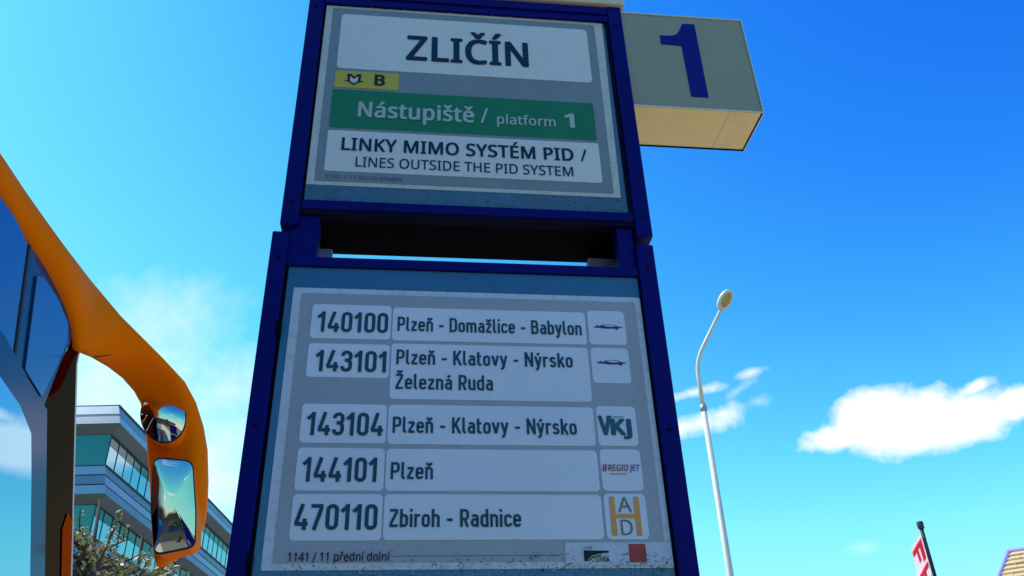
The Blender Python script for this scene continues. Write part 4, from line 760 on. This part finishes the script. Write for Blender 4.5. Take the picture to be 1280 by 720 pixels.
OUTL = [(-60, 101), (0, 191), (37.5, 247.5), (75, 300), (112.5, 349), (150, 394), (178, 422), (206, 450), (232, 480)]
def above(p):                                        # how far a point stands above the arm's upper contour
    x, y = to_px(p)
    for (x0, y0), (x1, y1) in zip(OUTL, OUTL[1:]):
        if x <= x1 or x1 == 232: return (y0+(y1-y0)*(x-x0)/(x1-x0))-y
def unbv(q): return BN*(q[0]+BO.x)+BT*(q[1]+BO.y)+Vector((0, 0, q[2]+BO.z-1.5))
def fit(build):                                      # settle a section so that it just touches the contour
    lo_, hi_ = -.5, .5
    for _ in range(22):
        mid = (lo_+hi_)/2; n0 = len(V); build(mid); top_ = max(above(unbv(q)) for q in V[n0:]); del V[n0:]
        if top_ > 0: hi_ = mid
        else: lo_ = mid
    build(lo_)
NPRE = len(inner2)
for i, (t, zi) in enumerate(inner2):                 # cant rail carried forward into the arm
    q_ = max(0, min(1, (t-2.62)/.57)); q_ = q_*q_*(3-2*q_); dep = .34-.25*q_; zo = 3.545-.075*q_
    def pre(adj):
        for k in range(SEG):
            a = 2*math.pi*k/SEG; ca, sa = math.cos(a), math.sin(a); e = 2/2.6; zt_ = zo+adj
            c_ = Vector((SIDE+(-dep/2+.012)*(1-q_), t, (zi+zt_)/2)); hz = (zt_-zi)/2
            p = c_+Vector((0, 0, 1))*hz*math.copysign(abs(ca)**e, ca)+Vector((-1, 0, 0))*dep/2*math.copysign(abs(sa)**e, sa)
            V.append(bv(*p))
    fit(pre)
for s_ in st[:5]: fit(lambda adj: station((s_[0][0]+adj*60, s_[0][1]-adj*70), *s_[1:]))
for s_ in st[5:]: station(*s_)
for i in range(NPRE+len(st)-1):
    for k in range(SEG): Fc.append((i*SEG+k, i*SEG+(k+1) % SEG, (i+1)*SEG+(k+1) % SEG, (i+1)*SEG+k))
Fc.append(tuple(range(SEG))[::-1]); Fc.append(tuple((NPRE+len(st)-1)*SEG+k for k in range(SEG)))
arm = obj('mirror_arm', V, Fc, 'orange', bus, True)
# seam round the arm and small service line
Vs, Fs = [], []
def band(o1, i1, o2, i2, t, dep, ex):
    base = len(V); 
    station(o1, i1, t, dep, ex, 42); station(o2, i2, t+.006, dep, ex, 43)
    vv = V[base:]; del V[base:]
    return vv, [(k, (k+1) % SEG, (k+1) % SEG+SEG, k+SEG) for k in range(SEG)]
ri = (NPRE+2)*SEG; r0 = [Vector(q) for q in V[ri:ri+SEG]]; r1 = [Vector(q) for q in V[ri+SEG:ri+2*SEG]]
cen = sum(r0, Vector())/SEG
vv = [tuple(p+(p-cen).normalized()*.005) for p in r0]+[tuple(p.lerp(q, .06)+(p-cen).normalized()*.005) for p, q in zip(r0, r1)]
ff = [(k, (k+1) % SEG, (k+1) % SEG+SEG, k+SEG) for k in range(SEG)]
a_, b_ = at_fwd(118, 446, 3.30), at_fwd(139, 443.5, 3.32)
tube('arm_seam', [bv(*a_), bv(*(at_fwd(128, 445, 3.30))), bv(*b_)], .0022, 'rubber', arm, 6)
# mirror glasses
TF = 3.88-.165/2
def mirror(outline, t, bulge, tilt, name, label=None, nring=10, lean=0.0):
    """outline: pixels; a convex glass dish over it, tilted about both axes"""
    P = [at_fwd(px, py, t+lean*(py-outline[0][1])/100) for px, py in outline]; c = sum(P, Vector())/len(P); nP = len(P)
    def surf(s, back=0):
        o = []
        for p in P:
            q = c+(p-c)*s; d = q-c
            dy = tilt[0]*d.x+tilt[1]*d.z - bulge*(1-s*s)+back
            o.append(bv(q.x, q.y+dy, q.z))
        return o
    V = [bv(c.x, c.y-bulge, c.z)]; Fc = []
    for r_ in range(1, nring+1): V += surf(r_/nring)
    for k in range(nP): Fc.append((0, 1+k, 1+(k+1) % nP))
    for r_ in range(nring-1):
        for k in range(nP): Fc.append((1+r_*nP+k, 1+r_*nP+(k+1) % nP, 1+(r_+1)*nP+(k+1) % nP, 1+(r_+1)*nP+k))
    o = obj(name, V, Fc, 'mirror', arm, True)
    if label: o['label'] = label
    # black recess rim
    V2 = surf(1.0, .0)+surf(1.035, -.003)+surf(1.045, .006)+surf(1.046, .006)+[bv(*((c+(p-c)*1.035)[:1]+(p.y+.14,)+(c+(p-c)*1.035)[2:])) for p in P]; F2 = []
    for r_ in range(2):
        for k in range(nP): F2.append((r_*nP+k, r_*nP+(k+1) % nP, (r_+1)*nP+(k+1) % nP, (r_+1)*nP+k))
    obj('mirror_rim', V2[:3*nP], F2, 'rubber', o, True)
    obj('mirror_shroud', V2[3*nP:], F2[:nP], 'orange', o, True)
    return o
def el(cx, cy, rx, ry, n=40, rot=0): return [(cx+rx*math.cos(2*math.pi*i/n)*math.cos(rot)-ry*math.sin(2*math.pi*i/n)*math.sin(rot), cy+rx*math.cos(2*math.pi*i/n)*math.sin(rot)+ry*math.sin(2*math.pi*i/n)*math.cos(rot)) for i in range(n)]
mirror(el(204, 520.5, 26, 30.5, rot=.15), 4.07-.082-.040, .026, (.20, -.07), 'wide_angle_mirror', 'round bulging mirror glass in the upper part of the arm')
def rr_px(c, r=9, seg=5):
    pts = []; n = len(c)
    for i in range(n):
        p0, p1, p2 = Vector(c[i-1]), Vector(c[i]), Vector(c[(i+1) % n]); a = (p0-p1).normalized()*r; b = (p2-p1).normalized()*r
        for k in range(seg+1):
            u = k/seg; pts.append(tuple(p1+a*(1-u)**2+b*u**2))
    res = []
    for i in range(len(pts)):
        a, b = Vector(pts[i]), Vector(pts[(i+1) % len(pts)]); res.append(tuple(a))
        m = int((b-a).length/6)
        for k in range(1, m): res.append(tuple(a+(b-a)*k/m))
    return res
mirror(rr_px([(196, 577), (240, 577), (242, 640), (240, 679), (193, 692), (191, 636)], 10), 4.19-.082-.052, .014, (.27, -.06), 'main_mirror', 'tall rectangular mirror glass in the lower part of the arm')

# ------------------------------------------------------------------ office building
OT = R(5.5); ox, oy = -12.63, 34.44
ob = thing('office_building', 'glass office block with pale louvred bands and deep soffits behind the coach mirror', 'building', (ox, oy, 0), -OT)
# local axes: +y runs along the right-hand face away from the viewer, -x runs along the left-hand face; corner at the origin
LR, LL = 42.0, 30.0; DEEP = 22.0
def quadbox(name, pts, m, parent, thick=.12):
    """slab through 4 points, given thickness against its normal"""
    P = [Vector(p) for p in pts]; nn = (P[1]-P[0]).cross(P[3]-P[0]).normalized()*thick
    return obj(name, P+[p-nn for p in P], [(0, 1, 2, 3), (7, 6, 5, 4), (0, 4, 5, 1), (1, 5, 6, 2), (2, 6, 7, 3), (3, 7, 4, 0)], m, parent)
box('core', -LL+1, -.45, .45, LR-1, 0, 16.3, 'wall', ob)
PER = 2.93
tops = [(16.68, 15.65), (13.98, 12.62), (11.05, 9.69), (8.12, 6.76), (5.19, 3.83)]
OV = .42
for fi, (zt, zb) in enumerate(tops):
    rows_ = 2 if fi == 0 else 3
    # inclined louvre bands: each strip a part, split into lengths
    for r_ in range(rows_):
        u0, u1 = r_/rows_, (r_+1)/rows_
        za, zb_ = zt+(zb-zt)*u0-.02, zt+(zb-zt)*u1+.035; oa, obb = OV*u0+.02, OV*u1+.02
        nseg = 14
        for k in range(nseg):
            y0, y1 = LR*k/nseg, LR*(k+1)/nseg-.03
            s0 = -oa if k == 0 else y0; s0b = -obb if k == 0 else y0
            quadbox('louvre_panel', [(oa, s0, za), (obb, s0b, zb_), (obb, y1, zb_), (oa, y1, za)], 'band' if (r_ != 1) else 'bandpale', ob, .06)
        nseg = 10
        for k in range(nseg):
            x0, x1 = -LL*k/nseg, -LL*(k+1)/nseg+.03
            s0 = oa-.002 if k == 0 else x0; s0b = obb-.002 if k == 0 else x0
            quadbox('louvre_panel', [(s0, -oa, za), (x1, -oa, za), (x1, -obb, zb_), (s0b, -obb, zb_)][::-1], 'bandpale' if r_ != 1 else 'band', ob, .06)
    boxes('parapet_rail', [(-LL, OV*0+.06, -.06, 0, zt-.02, zt+.06), (.0, .06, 0.001, LR, zt-.02, zt+.06)], 'soffitdk', ob)
    # soffit: inclined panels returning to the glass below
    zg = zb-.23; nsof = 30
    for k in range(nsof):
        y0, y1 = LR*k/nsof+.02, LR*(k+1)/nsof-.02
        quadbox('soffit_panel', [(OV+.02, y0 if k else -OV, zb+.01), (-.02, y0, zg), (-.02, y1, zg), (OV+.02, y1, zb+.01)], 'soffit', ob, .05)
    for k in range(14):
        x0, x1 = -LL*k/14-.02, -LL*(k+1)/14+.02
        quadbox('soffit_panel', [(x0 if k else OV, -OV-.02, zb+.01), (x1, -OV-.02, zb+.01), (x1, .02, zg), (x0, .02, zg)], 'soffit', ob, .05)
    # glazing storey
    zlow = tops[fi+1][0] if fi+1 < len(tops) else .4
    if fi < 4:
        npan = 46; pw = LR/npan
        zm = zlow+.06+(zg-zlow)*.60; g0 = box('window_pane', -.06, -.03, .023, pw-.023, zlow+.06, zm, 'officeglass', ob); g2 = box('shade_pane', -.06, -.032, .023, pw-.023, zm+.02, zg-.02, 'officedark', ob)  # pane tops split off and coloured dark as painted shade below the soffit
        m0 = box('mullion', -.05, -.010, -.022, .022, zlow+.05, zg, 'mullion', ob)
        for k in range(1, npan):
            if fi > 2 and k > 20: break
            share('window_pane', g0, ob, (random.uniform(-.004, .004), k*pw, 0), random.uniform(-.006, .006)); share('shade_pane', g2, ob, (random.uniform(-.004, .004), k*pw, 0), random.uniform(-.006, .006)); share('mullion', m0, ob, (0, k*pw, 0))
        pw = LL/14
        g1 = box('window_pane', -pw+.03, -.03, .03, .06, zlow+.06, zg-.02, 'officeteal', ob)
        m1 = box('mullion', -pw-.03, -pw+.03, -.04, .05, zlow+.05, zg, 'mullion', ob)
        for k in range(1, 14): share('window_pane', g1, ob, (-k*pw, 0, 0)); share('mullion', m1, ob, (-k*pw, 0, 0))
box('ground_floor_wall', -LL+.5, -.3, .3, LR-.5, .0, 3.4, 'officeteal', ob)
box('roof_plant', -5.5, -.9, 13.5, 40, 16.4, 17.6, 'band', ob)

# ------------------------------------------------------------------ street lamps
def street_lamp(x, y, azr, label, arm_pts=None):
    t = thing('street_lamp', label, 'street lamp', (x, y, 0), 0, 'street lamps')
    box('base_plate', -.16, .16, -.16, .16, .001, .03, 'steel', t, .005)
    z1 = 7.74
    tube('pole', [(0, 0, .03), (0, 0, z1*.5), (0, 0, z1)], [.074, .062, .050], 'galv', t, 16)
    tube('collar', [(0, 0, z1-.07), (0, 0, z1-.02), (0, 0, z1+.06)], [.060, .070, .050], 'steel', t, 16)
    A = [Vector(p) for p in arm_pts]
    pts = [Vector((0, 0, z1+.02)), A[0]*.0+Vector((A[0].x*.3, A[0].y*.3, z1+(A[0].z-z1)*.6)), A[0]-(A[1]-A[0]).normalized()*.0]
    path = [(0, 0, z1)]
    # smooth bend
    p0, p1, p2 = Vector((0, 0, z1)), A[0], A[1]
    a = p1+(p0-p1).normalized()*.30; b = p1+(p2-p1).normalized()*.30
    path.append(tuple(a))
    for k in range(1, 8):
        u = k/8; path.append(tuple(a*(1-u)**2+p1*2*u*(1-u)+b*u*u))
    path += [tuple(b), tuple(p2)]
    tube('arm', path, [.040]*(len(path)-1)+[.034], 'galv', t, 12)
    # oval luminaire carried on in the arm's direction, flattened, with a sunken diffuser
    d = A[2].normalized(); up_ = (Vector((0, 0, 1))-d*d.z).normalized(); s_ = d.cross(up_)
    c = p2+d*.17; V, Fc = [], []
    nu, nv = 16, 24
    for i in range(nu+1):
        a = math.pi*i/nu
        for j in range(nv):
            b2 = 2*math.pi*j/nv; r_ = math.sin(a); yy = math.sin(b2)*(.13 if math.sin(b2) > 0 else .045)
            V.append(c - d*.235*math.cos(a) + s_*.150*r_*math.cos(b2) + up_*yy*r_)
    for i in range(nu):
        for j in range(nv): Fc.append((i*nv+j, i*nv+(j+1) % nv, (i+1)*nv+(j+1) % nv, (i+1)*nv+j))
    hd = obj('lamp_head', V, Fc, 'galv', t, True)
    V, Fc = [], []
    for i in range(9):
        a = math.pi/2*i/8
        for j in range(nv):
            b2 = 2*math.pi*j/nv; rr = math.cos(a)
            V.append(c+d*.02+d*.160*rr*math.cos(b2)+s_*.108*rr*math.sin(b2)-up_*(.030+.055*math.sin(a)))
    for i in range(8):
        for j in range(nv): Fc.append((i*nv+j, i*nv+(j+1) % nv, (i+1)*nv+(j+1) % nv, (i+1)*nv+j))
    obj('diffuser', V, Fc, 'lens', hd, True)
    return t
def dirpos(px, py, dist):
    v = ray(px, py); h = math.hypot(v.x, v.y); return Vector((CAM.x+v.x/h*dist, CAM.y+v.y/h*dist, CAM.z+v.z/h*dist))
lb = dirpos(896, 614, 15.4); lbase = Vector((lb.x, lb.y, 0))
bend = dirpos(871.5, 452, 15.4)-lbase; he = dirpos(902, 385, 15.2)-lbase
bend.x -= .02
street_lamp(lbase.x, lbase.y, 0, 'white street lamp with a bent arm and oval head right of the sign', [bend, he, Vector((.30, -.72, .62))])

# ------------------------------------------------------------------ banner flag
fb = dirpos(1167, 715, 19.0)
fl = thing('banner_flag', 'red and white vertical banner on a dark pole right of the street lamp', 'banner', (fb.x, fb.y, -.11), R(-32))
zt = dirpos(1149, 662, 19.0).z+.11
tube('pole', [(0, 0, 0), (0, 0, zt*.5), (0, 0, zt)], [.05, .042, .036], 'flagpole', fl, 12)
tube('pole_cap', [(0, 0, zt+.001), (0, 0, zt+.02), (0, 0, zt+.13), (0, 0, zt+.15)], [.045, .062, .066, .058], 'flagcap', fl, 12)
# cloth hangs on the viewer's left of the pole, seen at a slant
W_, H_ = .62, 4.2; nx, nz_ = 10, 50
def cloth(u, v, off=0.0):
    ang = R(207); wv = .045*math.sin(u*5+v*9)+.03*math.sin(v*23+u*3)
    w_ = W_*u
    return (-.038+w_*math.cos(R(64))*-1 - wv*.3*u, -w_*math.sin(R(64))+wv*u+off, zt-.07-v*H_-.42*u)
V = [cloth(i/nx, j/nz_) for j in range(nz_+1) for i in range(nx+1)]
Fc = [(j*(nx+1)+i, j*(nx+1)+i+1, (j+1)*(nx+1)+i+1, (j+1)*(nx+1)+i) for j in range(nz_) for i in range(nx)]
bn = obj('banner_cloth', V, Fc, 'banner', fl, True)
def strip(u0, v0, u1, v1, u2, v2, u3, v3, m=6):
    vs = []
    for j in range(m+1):
        for i in range(m+1):
            a, b = i/m, j/m; u = (u0*(1-a)+u1*a)*(1-b)+(u3*(1-a)+u2*a)*b; v = (v0*(1-a)+v1*a)*(1-b)+(v3*(1-a)+v2*a)*b
            p = cloth(u, v); vs.append(p)
    return vs, [(j*(m+1)+i, j*(m+1)+i+1, (j+1)*(m+1)+i+1, (j+1)*(m+1)+i) for j in range(m) for i in range(m)]
V, Fc = [], []
def put(*q):
    vs, fs = strip(*q); o = len(V)
    for sg_ in (-1, 1):
        o = len(V)
        for x, y, z in vs: V.append((x+sg_*.010, y-sg_*.006, z))
        Fc.extend([tuple(i+o for i in f) for f in fs])
U = .62/H_
def bar(u0, u1, v0, v1): put(u0, v0*U, u1, v0*U, u1, v1*U, u0, v1*U)
v = .10
for L_ in range(6):
    # rotated block capitals read down the cloth
    if L_ % 3 == 0: bar(.10, .95, v, v+.16); bar(.10, .32, v+.16, v+.62); bar(.46, .64, v+.16, v+.50)
    elif L_ % 3 == 1: bar(.08, .94, v, v+.16); bar(.08, .94, v+.42, v+.62); bar(.70, .94, v+.16, v+.42); bar(.38, .56, v+.16, v+.42)
    else: bar(.08, .94, v, v+.18); bar(.08, .94, v+.44, v+.62); bar(.08, .30, v+.18, v+.44); bar(.72, .94, v+.18, v+.44)
    v += .74
obj('banner_print', V, Fc, 'bannerred', bn, True)

# ------------------------------------------------------------------ tiled-roof house at the right
rp = dirpos(1262, 691, 24.0)
hs = thing('tiled_roof_house', 'house with a sandy hipped tile roof edged in violet at the lower right corner', 'house', (rp.x, rp.y, 0), R(-42))
rz_ = rp.z; ev = 3.4; run = 3.6; hx = 1.15; Ln = 9.0
# local: ridge from the origin along +x; steep hip falls to -x
box('wall', -hx+.3, Ln+hx-.3, -run+.5, run-.5, -.11, ev-.05, 'render', hs)
for xw in (-.4, 1.6, 3.6, 5.6, 7.6):
    wn = box('window', xw, xw+1.1, -run+.44, -run+.498, 1.1, 2.5, 'frit', hs); box('window_sill', xw-.06, xw+1.16, -run+.36, -run+.498, 1.02, 1.096, 'steel', wn)
NR = 22; rng = random.Random(3)
for r_ in range(9):
    u0, u1 = r_/NR, (r_+1)/NR
    y0, y1 = -run*u0, -run*u1-.03; z0, z1 = rz_-(rz_-ev)*u0, rz_-(rz_-ev)*u1
    for k in range(8):
        a = -hx*u1+k*.64-(.31 if r_ % 2 else 0); b = a+.632
        la, lb_ = max(a, -hx*u0+.01), max(a, -hx*u1+.01)
        if b-la < .03: continue
        dz_ = rng.uniform(0, .012)
        vs = [(la, y0, z0+.015+dz_), (b, y0, z0+.015+dz_), (b, y1, z1+.045+dz_), (lb_, y1, z1+.045+dz_)]
        vs += [(x, y, z-.03) for x, y, z in vs]
        obj('roof_tile', vs, [(0, 1, 2, 3), (7, 6, 5, 4), (0, 4, 5, 1), (1, 5, 6, 2), (2, 6, 7, 3), (3, 7, 4, 0)], 'tile', hs)
V = [(0, 0, rz_-.03), (Ln, 0, rz_-.03), (Ln+hx, -run, ev-.03), (-hx, -run, ev-.03), (-hx, run, ev-.03), (Ln+hx, run, ev-.03)]
obj('roof', V, [(0, 1, 2, 3), (0, 3, 4), (0, 4, 5, 1), (1, 5, 2), (3, 2, 5, 4)], 'tile', hs)
tube('ridge_cap', [(-.05, 0, rz_+.03), (Ln/2, 0, rz_+.03), (Ln, 0, rz_+.03)], .06, 'ridge', hs, 8)
tube('hip_cap', [(0, 0, rz_+.03), (-hx, -run, ev+.03)], .05, 'ridge', hs, 8)
tube('hip_cap', [(0, 0, rz_-.03), (-hx, run, ev-.03)], .05, 'ridge', hs, 8)

# ------------------------------------------------------------------ trees
def tree(name, x, y, h, cr, label, seed, nleaf, lsize, leafm, trunk_h=.35, twigs=60, zcut=None, group=None, cx=1.0):
    rg = random.Random(seed); t = thing(name, label, 'tree', (x, y, -.11), 0, group)
    bm = bmesh.new()
    tr = [(0, 0, 0), (rg.uniform(-.05, .05), rg.uniform(-.05, .05), h*trunk_h), (rg.uniform(-.1, .1), rg.uniform(-.1, .1), h*.65), (rg.uniform(-.12, .12), 0, h*.93)]
    tube_bm(bm, tr, [h*.018, h*.014, h*.008, h*.003], 8); bmesh.ops.recalc_face_normals(bm, faces=bm.faces)
    link_bm('trunk', bm, 'bark', t, True)
    bm = bmesh.new(); tips = []
    for i in range(twigs):
        z0 = h*rg.uniform(trunk_h*.9, .82); u = (z0/h-trunk_h)/(1-trunk_h)
        a = rg.uniform(0, 6.283); ln = cr*rg.uniform(.65, 1.15)*(1-.55*max(0, u))
        p0 = Vector((0, 0, z0)); d = Vector((math.cos(a)*cx, math.sin(a), rg.uniform(.35, 1.0))); pts = [p0]
        for k in range(1, 5):
            pts.append(p0+d*ln*k/4+Vector((rg.uniform(-.08, .08), rg.uniform(-.08, .08), rg.uniform(-.05, .10)))*ln*.6)
        pts = [p if p.z < h*1.02 else Vector((p.x, p.y, h*1.02-rg.random()*.3)) for p in pts]
        tube_bm(bm, [tuple(p) for p in pts], [h*.006, h*.0045, h*.003, h*.002, h*.001], 5, False)
        tips += [(pts[k], pts[k+1]) for k in range(1, 4)]
        for q in range(4):
            k = rg.randint(1, 3); b0 = pts[k]; dd = Vector((rg.uniform(-1, 1), rg.uniform(-1, 1), rg.uniform(.1, 1.1))).normalized()*ln*rg.uniform(.2, .42)
            tube_bm(bm, [tuple(b0), tuple(b0+dd*.5+Vector((0, 0, .02))), tuple(b0+dd)], [h*.0022, h*.0016, h*.0008], 4, False); tips.append((b0, b0+dd)); tips.append((b0+dd*.5, b0+dd))
    link_bm('branches', bm, 'bark', t, True)
    for mi, lm in enumerate(leafm):
        V, Fc = [], []
        for i in range(nleaf//len(leafm)):
            a, b = rg.choice(tips); p = a.lerp(b, rg.random())+Vector((rg.gauss(0, .06), rg.gauss(0, .06), rg.gauss(0, .06)))*cr*.35
            ax = Vector((rg.gauss(0, 1), rg.gauss(0, 1), rg.gauss(0, .7))).normalized(); bx_ = ax.orthogonal().normalized(); bx_ = Matrix.Rotation(rg.random()*6.28, 3, ax) @ bx_
            s = lsize*rg.uniform(.6, 1.3); cxv = ax.cross(bx_)*.04*s; o = len(V)
            V += [p-ax*s, p+bx_*s*.5+cxv, p+ax*s, p-bx_*s*.5+cxv]; Fc.append((o, o+1, o+2, o+3))
        obj('leaves', V, Fc, lm, t, kind='stuff')
    return t
tp = dirpos(122, 640, 11.0)
tree('young_tree', tp.x, tp.y, tp.z+.62, 1.3, 'taller thin young tree with sparse olive leaves left of the mirror arm', 11, 5200, .034, ('leafy', 'leafp', 'leafy'), .3, 90)
tp = dirpos(172, 672, 11.6)
tree('young_tree', tp.x, tp.y, tp.z+.50, 1.1, 'lower young tree half hidden by the lower mirror glass', 5, 5000, .034, ('leafy', 'leafp'), .3, 75)
tp = dirpos(232, 697, 15)
tree('young_tree', tp.x, tp.y, tp.z+.10, .5, 'small leafy treetop between the mirror arm and the sign frame', 9, 1500, .035, ('leafy', 'leafd'), .3, 40)
# things behind the viewer, seen only as reflections in the mirrors and glass
for i, (x, y, h) in enumerate(((-9, -24, 7.5), (6, -30, 9))):
    tree('broadleaf_tree', x, y, h, 2.4, ('dark leafy tree mirrored in the tall mirror glass', 'tall dark tree mirrored in the round mirror glass')[i], 30+i, 3000, .16, ('leafd',), .3, 60)
tb = thing('terminal_building', 'dark flat roofed building mirrored low in the tall mirror glass', 'building', (6, -42, 0), R(4))
box('wall', -16, 16, -5, 5, -.11, 7, 'darkbld', tb); box('roof', -16.6, 16.6, -5.6, 5.6, 7.003, 7.5, 'render', tb)
for k in range(12):
    fr = box('window', -15+k*2.55, -13.1+k*2.55, 5.003, 5.06, 2.2, 5.2, 'frit', tb)
